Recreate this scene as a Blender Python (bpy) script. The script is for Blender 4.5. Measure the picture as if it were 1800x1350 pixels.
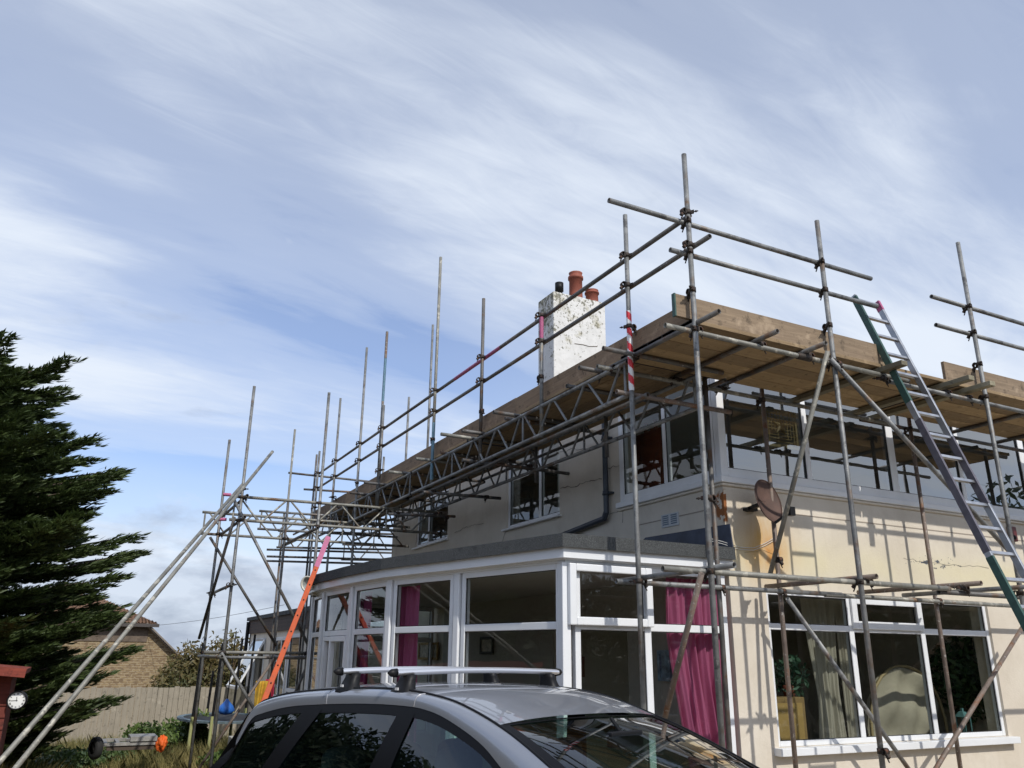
import bpy, math, random
import numpy as np
from mathutils import Vector, Matrix
random.seed(7); rng = np.random.default_rng(7)
R = math.radians
for o in list(bpy.data.objects): bpy.data.objects.remove(o)
SC = bpy.context.scene
COL = SC.collection

# ------------------------------------------------ camera
YAW, PITCH, ROLL, FPX = 0.476531371, 0.321420701, 0.0107969641, 1444.51679
_f = Vector((math.sin(YAW)*math.cos(PITCH), math.cos(YAW)*math.cos(PITCH), math.sin(PITCH)))
_r0 = Vector((math.cos(YAW), -math.sin(YAW), 0)); _u0 = _r0.cross(_f)
_r = _r0*math.cos(ROLL)+_u0*math.sin(ROLL); _u = -_r0*math.sin(ROLL)+_u0*math.cos(ROLL)
EYE = Vector((0, 0, 1.8))
cd = bpy.data.cameras.new('camera'); cam = bpy.data.objects.new('camera', cd); COL.objects.link(cam)
m = Matrix((_r, _u, -_f)).transposed().to_4x4(); m.translation = EYE; cam.matrix_world = m
cd.sensor_width = 36; cd.lens = 36*FPX/1800; cd.clip_start = .05; cd.clip_end = 6000
SC.camera = cam
SC.render.resolution_x = 1024; SC.render.resolution_y = 768

# ------------------------------------------------ light
SUN_EL, SUN_K = 41.7, 0.05                      # sun stands behind the camera, square to the front wall
w = bpy.data.worlds.new("World"); SC.world = w; w.use_nodes = True
nt = w.node_tree; nt.nodes.clear()
def N(nt, t, **kw):
    n = nt.nodes.new(t)
    for k, v in kw.items(): setattr(n, k, v)
    return n
def mathn(nt, op, a, b=None, c=None, clamp=False):
    n = nt.nodes.new('ShaderNodeMath'); n.operation = op; n.use_clamp = clamp
    for i, v in enumerate((a, b, c)):
        if v is None: continue
        if isinstance(v, (int, float)): n.inputs[i].default_value = v
        else: nt.links.new(v, n.inputs[i])
    return n.outputs[0]
def mixc(nt, fac, a, b, mode='MIX'):
    n = nt.nodes.new('ShaderNodeMix'); n.data_type = 'RGBA'; n.blend_type = mode
    for i, v in ((0, fac), (6, a), (7, b)):
        if isinstance(v, (int, float)): n.inputs[i].default_value = v
        elif isinstance(v, (tuple, list)): n.inputs[i].default_value = (*v[:3], 1)
        else: nt.links.new(v, n.inputs[i])
    return n.outputs[2]
def ramp(nt, fac, stops, interp='LINEAR'):
    n = nt.nodes.new('ShaderNodeValToRGB'); n.color_ramp.interpolation = interp
    e = n.color_ramp.elements
    while len(e) > 1: e.remove(e[0])
    for i, (p, c) in enumerate(stops):
        if i: el = e.new(p)
        else: el = e[0]; el.position = p
        el.color = (*c[:3], 1) if isinstance(c, (tuple, list)) else (c, c, c, 1)
    nt.links.new(fac, n.inputs[0]); return n.outputs[0]
def noise(nt, vec, scale, detail=4, rough=.55, dist=0.0):
    n = nt.nodes.new('ShaderNodeTexNoise'); n.inputs['Scale'].default_value = scale
    n.inputs['Detail'].default_value = detail; n.inputs['Roughness'].default_value = rough
    n.inputs['Distortion'].default_value = dist
    if vec is not None: nt.links.new(vec, n.inputs['Vector'])
    return n.outputs['Fac']
def mapping(nt, vec, scale=(1, 1, 1), rot=(0, 0, 0), loc=(0, 0, 0)):
    n = nt.nodes.new('ShaderNodeMapping'); n.inputs['Scale'].default_value = scale
    n.inputs['Rotation'].default_value = rot; n.inputs['Location'].default_value = loc
    nt.links.new(vec, n.inputs['Vector']); return n.outputs[0]

sun_az = math.atan2(SUN_K, -1.0)                # direction towards the sun, clockwise from +Y
sky = N(nt, 'ShaderNodeTexSky', sky_type='NISHITA', sun_disc=False)
sky.sun_elevation = R(SUN_EL); sky.sun_rotation = sun_az; sky.air_density = 1.0; sky.dust_density = 1.2; sky.ozone_density = 1.5
tc = N(nt, 'ShaderNodeTexCoord'); sp = N(nt, 'ShaderNodeSeparateXYZ'); nt.links.new(tc.outputs['Generated'], sp.inputs[0])
zz = mathn(nt, 'MAXIMUM', sp.outputs[2], 0.0); zc = mathn(nt, 'ADD', zz, 0.16)
cb = N(nt, 'ShaderNodeCombineXYZ')
nt.links.new(mathn(nt, 'DIVIDE', sp.outputs[0], zc), cb.inputs[0]); nt.links.new(mathn(nt, 'DIVIDE', sp.outputs[1], zc), cb.inputs[1])
CIRRUS_ROT = R(-8)
pl = mapping(nt, cb.outputs[0], (1, 1, 1), (0, 0, CIRRUS_ROT))
st = mapping(nt, pl, (.42, 1.15, 1), loc=(1.7, 0.45, 0))
n1 = noise(nt, st, 1.0, 4, .5, .6)
pm = mapping(nt, cb.outputs[0], (1, 1, 1), (0, 0, R(28)))
st2 = mixc(nt, .5, mapping(nt, pl, (.8, 2.3, 1), loc=(3.1, 2.2, 0)), mapping(nt, pm, (.7, 1.8, 1), loc=(1, 4, 0))); n2 = noise(nt, st2, 1.5, 8, .56, .5)
n3 = noise(nt, mapping(nt, pl, (1, 1, 1), loc=(5, 1, 0)), .5, 3, .5, .3)
cov = mathn(nt, 'ADD', mathn(nt, 'MULTIPLY', n1, .62), mathn(nt, 'MULTIPLY', n2, .18)); cov = mathn(nt, 'ADD', cov, mathn(nt, 'MULTIPLY', n3, .3))
n5_ = noise(nt, mapping(nt, pl, (2.2, 9., 1), (0, 0, R(6)), (2, 3, 0)), 1.6, 10, .68, .9)
cov = mathn(nt, 'ADD', cov, mathn(nt, 'MULTIPLY', mathn(nt, 'SUBTRACT', n5_, .5), .075))
cmask = ramp(nt, cov, [(.42, 0.06), (.53, .42), (.66, .95)], 'EASE')
lowfill = mathn(nt, 'MULTIPLY', mathn(nt, 'SUBTRACT', .74, sp.outputs[2], clamp=True), mathn(nt, 'ADD', .75, mathn(nt, 'MULTIPLY', mathn(nt, 'SUBTRACT', n3, .5), 2.2)))
cmask = mathn(nt, 'MAXIMUM', cmask, lowfill)
skyc = mixc(nt, 1.0, sky.outputs[0], (.72, .82, 1.03), 'MULTIPLY')
c1 = mixc(nt, cmask, skyc, (5.3, 5.75, 6.4))
# low grey cumulus near the horizon
az = N(nt, 'ShaderNodeCombineXYZ'); nt.links.new(sp.outputs[0], az.inputs[0]); nt.links.new(sp.outputs[1], az.inputs[1])
nt.links.new(mathn(nt, 'MULTIPLY', sp.outputs[2], 2.6), az.inputs[2])
n4 = noise(nt, az.outputs[0], 5.0, 7, .6, .2)
band = ramp(nt, sp.outputs[2], [(0.0, .7), (.09, .42), (.17, .1), (.24, 0.0)])
cum = ramp(nt, mathn(nt, 'ADD', mathn(nt, 'MULTIPLY', n4, .8), mathn(nt, 'MULTIPLY', band, .55)), [(.52, 0.), (.66, 1.)])
cumc = mixc(nt, ramp(nt, noise(nt, az.outputs[0], 9.0, 6, .6), [(.38, 0.), (.62, 1.)]), (2.5, 2.9, 3.7), (4.4, 4.9, 5.7))
c2 = mixc(nt, mathn(nt, 'MULTIPLY', cum, .85), c1, cumc)
bg = N(nt, 'ShaderNodeBackground'); bg.inputs['Strength'].default_value = .115
nt.links.new(c2, bg.inputs[0]); out = N(nt, 'ShaderNodeOutputWorld'); nt.links.new(bg.outputs[0], out.inputs[0])
w.cycles.sampling_method = 'MANUAL'; w.cycles.sample_map_resolution = 512

sd = bpy.data.lights.new('sun', 'SUN'); sd.energy = 2.4; sd.angle = R(.6); sd.color = (1, .955, .88)
sun = bpy.data.objects.new('sun', sd); COL.objects.link(sun)
_sv = Vector((math.sin(sun_az)*math.cos(R(SUN_EL)), math.cos(sun_az)*math.cos(R(SUN_EL)), math.sin(R(SUN_EL))))
sun.rotation_euler = _sv.to_track_quat('Z', 'Y').to_euler(); sun.location = (0, -20, 30)
SC.view_settings.view_transform = 'Standard'; SC.view_settings.look = 'None'
SC.view_settings.exposure = 0.45; SC.view_settings.gamma = 1
SC.render.engine = 'CYCLES'
SC.cycles.max_bounces = 8; SC.cycles.transparent_max_bounces = 24; SC.cycles.glossy_bounces = 4
SC.cycles.caustics_reflective = False; SC.cycles.caustics_refractive = False

# ------------------------------------------------ measuring: a pixel of the 1800 wide photo met with a plane of the place
def ray(px, py): return (px-900)/FPX*_r - (py-675)/FPX*_u + _f
def at(px, py, ax, v):
    d = ray(px, py); i = 'xyz'.index(ax); return EYE + d*((v-EYE[i])/d[i])

# ------------------------------------------------ materials
MATS = {}
def mat(name, col, rough=.6, metal=0., var=0., vscale=6., spots=None, bump=0., bscale=40., coat=0., stretch=None, spec=None, trans=0.):
    if name in MATS: return MATS[name]
    m = bpy.data.materials.new(name); m.use_nodes = True; t = m.node_tree; b = t.nodes['Principled BSDF']
    b.inputs['Base Color'].default_value = (*col, 1); b.inputs['Roughness'].default_value = rough; b.inputs['Metallic'].default_value = metal
    if coat: b.inputs['Coat Weight'].default_value = coat; b.inputs['Coat Roughness'].default_value = .03
    if spec is not None: b.inputs['Specular IOR Level'].default_value = spec
    v = N(t, 'ShaderNodeTexCoord').outputs['Object']
    if stretch: v = mapping(t, v, stretch)
    c = None
    if var:
        n = noise(t, v, vscale, 6, .6)
        c = mixc(t, ramp(t, n, [(.3, 0.), (.7, 1.)]), tuple(x*(1-var) for x in col), tuple(min(1, x*(1+var)) for x in col))
        t.links.new(mathn(t, 'ADD', rough-.08, mathn(t, 'MULTIPLY', n, .18)), b.inputs['Roughness'])
    for s in (spots or []):
        sc, lo, hi, sc_col = s[:4]
        n = noise(t, v, sc, 7, .62, .2)
        c = mixc(t, ramp(t, n, [(lo, 0.), (hi, 1.)]), c if c is not None else col, sc_col)
    if c is not None: t.links.new(c, b.inputs['Base Color'])
    if bump:
        bn = N(t, 'ShaderNodeBump'); bn.inputs['Strength'].default_value = bump; bn.inputs['Distance'].default_value = .02
        t.links.new(noise(t, v, bscale, 5, .6), bn.inputs['Height']); t.links.new(bn.outputs[0], b.inputs['Normal'])
    MATS[name] = m; return m

GALV = mat('galvanised_tube', (.2, .203, .2), .55, .4, .5, 4., [(3.1, .55, .66, (.15, .105, .075)), (9., .56, .64, (.1, .1, .1)), (22., .63, .7, (.33, .325, .31)), (1.3, .64, .72, (.34, .27, .18))], .15, 60)
GALV2 = mat('dull_steel_tube', (.125, .12, .114), .58, .35, .5, 4., [(4.3, .54, .64, (.13, .08, .05)), (30., .64, .69, (.38, .37, .36))], .15, 60)
RUSTY = mat('rusty_tube', (.19, .15, .125), .65, .3, .35, 5., [(5., .54, .64, (.2, .1, .055)), (25., .6, .66, (.4, .38, .35))], .2, 60)
PAINTY = mat('paint_splashed_tube', (.22, .215, .19), .6, .3, .3, 5., [(9., .55, .62, (.42, .4, .34)), (3., .58, .66, (.2, .12, .07))], .2, 60)
ALU = mat('aluminium', (.66, .67, .69), .32, .9, .12, 10.)
ALUD = mat('weathered_aluminium', (.42, .43, .45), .42, .8, .2, 8.)
COUP = mat('rusty_coupler', (.045, .036, .03), .65, .4, .4, 30., [(18., .58, .66, (.13, .055, .03))], .3, 90)
PINK = mat('pink_paint', (.38, .085, .19), .55, 0, .2, 20.)
GREEN = mat('green_paint', (.035, .085, .07), .55, 0, .25, 20.)
PURPLE = mat('purple_paint', (.13, .12, .14), .5, .3, .25, 14.)
BLUEP = mat('blue_paint', (.1, .19, .25), .5, .1, .25, 14.)
REDT = mat('red_tape', (.6, .02, .03), .4); WHT = mat('white_tape', (.75, .75, .75), .4)
ORANGE = mat('orange_fibreglass', (.44, .062, .006), .65, 0, .25, 12.)
UPVC = mat('white_plastic_frame', (.74, .755, .77), .3, 0, .04, 3., [(2.2, .62, .8, (.6, .6, .56))])
UPVCG = mat('grey_white_frame', (.78, .785, .79), .35, 0, .05, 3.)
SEAL = mat('black_rubber_seal', (.02, .02, .02), .6)
BLACKP = mat('black_plastic', (.008, .008, .009), .5, spec=.25)
DKGREY = mat('dark_interior', (.06, .058, .055), .8)
LEAD = mat('lead_grey_flashing', (.045, .055, .085), .45, .2, .4, 5.)

def wood_mat(name, col, dark, streak_axis, s=1.):
    m = bpy.data.materials.new(name); m.use_nodes = True; t = m.node_tree; b = t.nodes['Principled BSDF']
    v = N(t, 'ShaderNodeTexCoord').outputs['Object']
    sc = [14*s, 14*s, 14*s]; sc[streak_axis] = .8*s
    n = noise(t, mapping(t, v, sc), 3., 8, .65, .4); n2 = noise(t, v, 2.2*s, 5, .6); n3 = noise(t, v, 11*s, 6, .7)
    c = mixc(t, ramp(t, n, [(.3, 0.), (.7, 1.)]), dark, col)
    c = mixc(t, ramp(t, n2, [(.35, 0.), (.75, .55)]), c, tuple(x*.5 for x in col))
    c = mixc(t, ramp(t, n3, [(.56, 0.), (.68, .75)]), c, tuple(x*.35 for x in dark))
    c = mixc(t, ramp(t, noise(t, mapping(t, v, loc=(3, 5, 1)), 3.4*s, 6, .65), [(.58, 0.), (.7, .6)]), c, tuple(min(1, x*1.35+.05) for x in col))
    oi = N(t, 'ShaderNodeObjectInfo').outputs['Random']; c = mixc(t, 1.0, c, ramp(t, oi, [(0., (.62, .6, .58)), (.5, (.9, .88, .86)), (1., (1.15, 1.12, 1.05))]), 'MULTIPLY')
    t.links.new(c, b.inputs['Base Color']); b.inputs['Roughness'].default_value = .85
    bn = N(t, 'ShaderNodeBump'); bn.inputs['Strength'].default_value = .4; bn.inputs['Distance'].default_value = .01
    t.links.new(n, bn.inputs['Height']); t.links.new(bn.outputs[0], b.inputs['Normal']); return m
TOE_X = wood_mat('front_toe_timber', (.31, .235, .16), (.18, .13, .088), 0)  # front toe boards, plain timber colour with the grain running lengthwise
TOE_Y = wood_mat('weathered_toe_timber', (.31, .215, .14), (.19, .13, .085), 1)
BRD_X = wood_mat('board_timber_across', (.47, .345, .2), (.31, .215, .115), 0)
BRD_Y = wood_mat('board_timber_along', (.42, .3, .17), (.28, .19, .1), 1)
PUTLOG = wood_mat('green_grey_timber', (.3, .27, .19), (.18, .17, .12), 1)
FENCEW = wood_mat('grey_fence_timber', (.31, .285, .24), (.22, .2, .165), 2, .6)
REDWOOD = wood_mat('red_shed_timber', (.25, .05, .03), (.15, .03, .02), 0)
OAK = wood_mat('honey_wood', (.5, .34, .14), (.36, .23, .09), 2)

def glass_mat(name, tint, ior=1.6, rough=0.0, wob=0., mul=1.4):
    m = bpy.data.materials.new(name); m.use_nodes = True; t = m.node_tree; t.nodes.clear()
    tr = N(t, 'ShaderNodeBsdfTransparent'); tr.inputs[0].default_value = (*tint, 1)
    gl = N(t, 'ShaderNodeBsdfGlossy'); gl.inputs['Roughness'].default_value = rough
    ge = N(t, 'ShaderNodeNewGeometry'); dp = N(t, 'ShaderNodeVectorMath', operation='DOT_PRODUCT'); t.links.new(ge.outputs['Incoming'], dp.inputs[0]); t.links.new(ge.outputs['Normal'], dp.inputs[1])
    f0 = ((ior-1)/(ior+1))**2; oc_ = mathn(t, 'SUBTRACT', 1., mathn(t, 'ABSOLUTE', dp.outputs['Value']), clamp=True)
    fres = mathn(t, 'ADD', f0, mathn(t, 'MULTIPLY', mathn(t, 'POWER', oc_, 5.), 1-f0))       # the same from both sides, so daylight gets in
    mx = N(t, 'ShaderNodeMixShader'); o = N(t, 'ShaderNodeOutputMaterial')
    f2 = mathn(t, 'MULTIPLY', fres, mul, clamp=True)
    t.links.new(f2, mx.inputs[0]); t.links.new(tr.outputs[0], mx.inputs[1]); t.links.new(gl.outputs[0], mx.inputs[2]); t.links.new(mx.outputs[0], o.inputs[0])
    if wob:
        bn = N(t, 'ShaderNodeBump'); bn.inputs['Strength'].default_value = wob; bn.inputs['Distance'].default_value = .05
        t.links.new(noise(t, N(t, 'ShaderNodeTexCoord').outputs['Object'], 1.6, 2, .5), bn.inputs['Height'])
        t.links.new(bn.outputs[0], gl.inputs['Normal'])
    return m
GLASS = glass_mat('window_glass', (.78, .82, .8), 1.55, 0, .03, 1.8)
GLASSU = glass_mat('upstairs_glass', (.5, .54, .55), 1.95, 0, .03, 3.2)
CARGL = glass_mat('tinted_car_glass', (.5, .66, .6), 1.55, 0, .02, 2.2)

# ------------------------------------------------ mesh helpers
WL = {}                                          # world location of each created parent
class MB:
    def __init__(s): s.v = []; s.f = []; s.sm = []
    def add(s, vs, fs, smooth=False):
        o = len(s.v); s.v += [tuple(v) for v in vs]; s.f += [tuple(i+o for i in f) for f in fs]; s.sm += [smooth]*len(fs); return s
    def box(s, a, b):
        x0, y0, z0 = (min(a[i], b[i]) for i in range(3)); x1, y1, z1 = (max(a[i], b[i]) for i in range(3))
        return s.add([(x0, y0, z0), (x1, y0, z0), (x1, y1, z0), (x0, y1, z0), (x0, y0, z1), (x1, y0, z1), (x1, y1, z1), (x0, y1, z1)],
                     [(0, 3, 2, 1), (4, 5, 6, 7), (0, 1, 5, 4), (1, 2, 6, 5), (2, 3, 7, 6), (3, 0, 4, 7)])
    def obox(s, c, ax, ay, az):                  # oriented: centre and three half-axis vectors
        c, ax, ay, az = map(Vector, (c, ax, ay, az)); vs = []
        for k in (-1, 1):
            for i, j in ((-1, -1), (1, -1), (1, 1), (-1, 1)): vs.append(c+ax*i+ay*j+az*k)
        return s.add(vs, [(0, 3, 2, 1), (4, 5, 6, 7), (0, 1, 5, 4), (1, 2, 6, 5), (2, 3, 7, 6), (3, 0, 4, 7)])
    def bar(s, p, q, w_, h, up=(0, 0, 1)):       # rectangular bar from p to q
        p, q = Vector(p), Vector(q); d = (q-p); L = d.length; d.normalize(); up = Vector(up)
        side = d.cross(up).normalized(); up2 = side.cross(d)
        return s.obox((p+q)/2, d*L/2, side*w_/2, up2*h/2)
    def tube(s, p, q, r=.0242, n=12, r2=None, hollow=False, caps=True):
        p, q = Vector(p), Vector(q); r2 = r if r2 is None else r2; d = (q-p).normalized()
        a = d.orthogonal().normalized(); b = d.cross(a); vs = []
        rings = [(p, r), (q, r2)]
        if hollow: rings = [(p+d*.05, r*.84), (p, r*.84), (p, r), (q, r2), (q, r2*.84), (q-d*.05, r2*.84)]
        for c, rr in rings:
            for i in range(n): t = 2*math.pi*i/n; vs.append(c+(a*math.cos(t)+b*math.sin(t))*rr)
        fs = []
        for k in range(len(rings)-1):
            for i in range(n): j = (i+1) % n; fs.append((k*n+i, k*n+j, (k+1)*n+j, (k+1)*n+i))
        s.add(vs, fs, True)
        if caps: s.add(vs[:n], [tuple(range(n-1, -1, -1))]); s.add(vs[-n:], [tuple(range(n))])
        return s
    def lathe(s, c, axis, prof, n=24, smooth=True):   # prof: (offset along axis, radius)
        c = Vector(c); d = Vector(axis).normalized(); a = d.orthogonal().normalized(); b = d.cross(a); vs = []; fs = []
        for h, rr in prof:
            for i in range(n): t = 2*math.pi*i/n; vs.append(c+d*h+(a*math.cos(t)+b*math.sin(t))*max(rr, 1e-4))
        for k in range(len(prof)-1):
            for i in range(n): j = (i+1) % n; fs.append((k*n+i, k*n+j, (k+1)*n+j, (k+1)*n+i))
        return s.add(vs, fs, smooth)
    def grid(s, fn, nu, nv, smooth=True):
        vs = [fn(i/nu, j/nv) for j in range(nv+1) for i in range(nu+1)]
        fs = [(j*(nu+1)+i, j*(nu+1)+i+1, (j+1)*(nu+1)+i+1, (j+1)*(nu+1)+i) for j in range(nv) for i in range(nu)]
        return s.add(vs, fs, smooth)
    def build(s, name, mt, parent=None, origin=None):
        me = bpy.data.meshes.new(name); o = bpy.data.objects.new(name, me); COL.objects.link(o)
        if parent is not None:
            off = WL[parent.name]; o.parent = parent; WL[o.name] = off
        else:
            if origin is None:
                arr = np.array(s.v); origin = ((arr[:, 0].min()+arr[:, 0].max())/2, (arr[:, 1].min()+arr[:, 1].max())/2, arr[:, 2].min())
            off = Vector(origin); o.location = off; WL[o.name] = off
        me.from_pydata([(v[0]-off[0], v[1]-off[1], v[2]-off[2]) for v in s.v], [], s.f); me.update()
        me.polygons.foreach_set('use_smooth', s.sm)
        me.materials.append(mt); return o
def solidify(o, t, off=-1):
    md = o.modifiers.new('thickness', 'SOLIDIFY'); md.thickness = t; md.offset = off; return o
def bevel(o, w_=.006, seg=2):
    md = o.modifiers.new('bevel', 'BEVEL'); md.width = w_; md.segments = seg; md.limit_method = 'ANGLE'; return o
def tag(o, label=None, cat=None, group=None, kind=None):
    for k, v in (('label', label), ('category', cat), ('group', group), ('kind', kind)):
        if v: o[k] = v
    return o
def thing(name, loc, label, cat, group=None):
    o = bpy.data.objects.new(name, None); COL.objects.link(o); o.location = loc; o.empty_display_size = .2
    WL[o.name] = Vector(loc); return tag(o, label, cat, group)
def fast_mesh(name, verts, faces, mt, parent=None, smooth=False):
    verts = np.asarray(verts, dtype=np.float64); faces = np.asarray(faces, dtype=np.int32); k = faces.shape[1]
    me = bpy.data.meshes.new(name); off = WL[parent.name] if parent is not None else Vector((0, 0, 0))
    verts = verts-np.array(off)
    me.vertices.add(len(verts)); me.vertices.foreach_set('co', verts.ravel())
    me.loops.add(faces.size); me.loops.foreach_set('vertex_index', faces.ravel())
    me.polygons.add(len(faces)); me.polygons.foreach_set('loop_start', np.arange(len(faces))*k)
    me.update(calc_edges=True); me.materials.append(mt)
    o = bpy.data.objects.new(name, me); COL.objects.link(o)
    if parent is not None: o.parent = parent
    WL[o.name] = off; return o
# ================================================ GROUND
XS, YF, YW, XH, YB = 4.572, 5.30, 6.77, 6.08, 17.45
def sstep(a, b, x): t = min(1, max(0, (x-a)/(b-a))); return t*t*(3-2*t)
def gz(x, y): return -.5*sstep(7, 26, y) + .02*math.sin(x*.9)*math.sin(y*.7)*sstep(7, 9, y)
def mk_ground():
    xs = np.concatenate([np.linspace(-600, -30, 12), np.linspace(-25, 25, 81), np.linspace(30, 600, 12)])
    ys = np.concatenate([np.linspace(-400, -20, 8), np.linspace(-15, 45, 91), np.linspace(50, 1500, 14)])
    v = [(x, y, gz(x, y)) for y in ys for x in xs]; n = len(xs)
    f = [(j*n+i, j*n+i+1, (j+1)*n+i+1, (j+1)*n+i) for j in range(len(ys)-1) for i in range(n-1)]
    m = bpy.data.materials.new('lawn_and_gravel'); m.use_nodes = True; t = m.node_tree; b = t.nodes['Principled BSDF']
    p = N(t, 'ShaderNodeTexCoord').outputs['Object']; s = N(t, 'ShaderNodeSeparateXYZ'); t.links.new(p, s.inputs[0])
    g = mixc(t, ramp(t, noise(t, p, .7, 6, .6), [(.35, 0.), (.65, 1.)]), (.06, .09, .025), (.2, .16, .06))
    g = mixc(t, ramp(t, noise(t, p, 9., 6, .7), [(.4, 0.), (.7, .7)]), g, (.04, .055, .02))
    gr = mixc(t, noise(t, p, 40., 3, .7), (.22, .19, .15), (.44, .385, .31))
    k = ramp(t, mathn(t, 'ADD', mathn(t, 'MULTIPLY', s.outputs[1], .1), mathn(t, 'MULTIPLY', noise(t, p, .8, 4), .3)), [(1.0, 0.), (1.06, 1.)])
    t.links.new(mixc(t, k, gr, g), b.inputs['Base Color']); b.inputs['Roughness'].default_value = .95
    o = fast_mesh('ground', v, f, m); tag(o, kind='structure'); return o
mk_ground()

# ================================================ SCAFFOLDING round the house
SCF = thing('scaffolding', (XS, YF, 0), 'grey steel tube scaffolding with timber decks wrapped round the corner of the cream house', 'scaffolding')
TWR = thing('scaffold_tower', (2.14, 13.45, gz(2.1, 13.4)), 'bridging tower of steel tubes propped by long raking tubes in the garden', 'scaffold tower')
TM = [GALV, GALV2, GALV, PAINTY]
def tube(root, name, p, q, m=None, r=.0242):
    return MB().tube(p, q, r, 12, hollow=True).build(name, m or random.choice(TM), root)
# couplers share one mesh
def coupler_mesh():
    b = MB()
    b.lathe((0, 0, 0), (0, 0, 1), [(-.024, .026), (-.026, .036), (.026, .036), (.024, .026)], 12)
    b.lathe((.055, 0, 0), (0, 1, 0), [(-.024, .026), (-.026, .036), (.026, .036), (.024, .026)], 12)
    b.box((.02, -.022, -.02), (.045, .022, .02))
    b.obox((-.034, .03, 0), (.008, .012, 0), (-.012, .02, 0), (0, 0, .018)); b.tube((-.034, .03, 0), (-.075, .085, 0), .007, 6)
    b.tube((.06, 0, -.036), (.095, 0, -.095), .007, 6); b.lathe((-.06, .066, 0), (-.04, .055, 0), [(-.008, 0), (-.008, .013), (.008, .013), (.008, 0)], 6)
    b.obox((.085, 0, -.04), (.012, 0, -.016), (0, .016, 0), (.01, 0, .01))
    return b
_cm = None; NC = {}
def coupler(root, p, yaw=None):
    global _cm
    if NC.get(root.name, 0) >= 98: return
    NC[root.name] = NC.get(root.name, 0)+1
    yaw = random.choice((0, 90, 180, 270)) if yaw is None else yaw
    if _cm is None:
        _cm = coupler_mesh().build('coupler', COUP, None, (0, 0, 0)); o = _cm
    else: o = _cm.copy(); COL.objects.link(o)
    o.parent = root; o.location = Vector(p)-WL[root.name]; o.scale = (.86,)*3; o.rotation_euler = (0, 0, R(yaw+random.uniform(-9, 9))); WL[o.name] = Vector(p)
def sleeve(root, name, p, q, m, r=.0262):
    return MB().tube(p, q, r, 12).build(name, m, root)
def taped(parent_obj, x, y, z0, z1):
    vs = []; n = 14; turns = (z1-z0)/.17; steps = 90; R1, W1 = MB(), MB()
    for k in range(steps):
        za = z0+(z1-z0)*k/steps; zb = z0+(z1-z0)*(k+1)/steps
        for i in range(n):
            a0, a1 = 2*math.pi*i/n, 2*math.pi*(i+1)/n
            ph = (a0/(2*math.pi)+(za-z0)/.17) % 1; b = R1 if ph < .5 else W1; r = .0275
            b.add([(x+r*math.cos(a0), y+r*math.sin(a0), za), (x+r*math.cos(a1), y+r*math.sin(a1), za), (x+r*math.cos(a1), y+r*math.sin(a1), zb), (x+r*math.cos(a0), y+r*math.sin(a0), zb)], [(0, 1, 2, 3)])
    R1.build('warning_tape', REDT, parent_obj); W1.build('warning_tape', WHT, parent_obj)

def std(root, x, y, z0, z1, m=None, label=None):
    o = tube(root, 'standard', (x, y, z0), (x, y, z1), m)
    if label: o['label'] = label
    return o
def top_z(px, py, x, y):                        # height of a post top seen at row py
    d = ray(px, py); hd = Vector((d.x, d.y)); t = Vector((x, y)).dot(hd)/hd.dot(hd); return 1.8+d.z*t
# --- front run, outer standards
for px, py in ((1198, 272), (1437, 388), (1681, 427)):
    x = {1198: XS, 1437: 6.30, 1681: 8.65}[px]
    std(SCF, x, YF, 0, top_z(px, py, x, YF), GALV)
std(SCF, 11.1, YF, 0, 6.3, GALV)
# --- side run
o = std(SCF, XS, 6.29, 0, top_z(1100, 378, XS, 6.29), GALV); taped(o, XS, 6.29, at(1108, 688, 'x', XS).z, at(1104, 548, 'x', XS).z)
SIDE = [(8.09, None, 951, 555), (9.77, None, 849, 525), (11.49, None, 771, 452), (14.02, None, 671, 712), (15.35, None, 645, 611), (17.07, None, 598, 700), (18.53, None, 578, 794)]
for y, _, px, py in SIDE:
    z = top_z(px, py, XS, y); o = std(SCF, XS, y, 4.24 if y < 14.5 else gz(XS, y), z)
    if y == 8.09: sleeve(o, 'pink_sleeve', (XS, y, z+.003), (XS, y, z-.30), PINK)
    if y == 11.49: sleeve(o, 'painted_band', (XS, y, 4.35), (XS, y, 5.25), BLUEP, .0252)
y = 14.09; zt = top_z(682, 583, XS, y); o = std(SCF, XS, y, 4.24, zt, GALV)
sleeve(o, 'painted_band', (XS, y, 6.3), (XS, y, 7.15), BLUEP, .0255); sleeve(o, 'rusty_sleeve', (XS, y, 7.15), (XS, y, zt-.02), RUSTY, .0257)
# inner row of the side run, standing proud of the deck
XI = 5.80
for px, py in ((761, 571), (719, 698), (675, 803)):
    p = at(px, py, 'x', XI); std(SCF, XI, p.y, 4.25, p.z, GALV)
for y in (8.05, 9.8): std(SCF, 5.45, y, 4.1, 4.66, GALV2)
# inner standards along the front
xc = at(1250, 830, 'y', 6.5).x
std(SCF, xc, 6.5, 0, 4.75, GALV2); o = std(SCF, 6.51, 6.5, 0, 4.72, RUSTY); std(SCF, 8.95, 6.5, 0, 4.72, RUSTY); std(SCF, 11.3, 6.5, 0, 4.72, GALV2)
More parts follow.
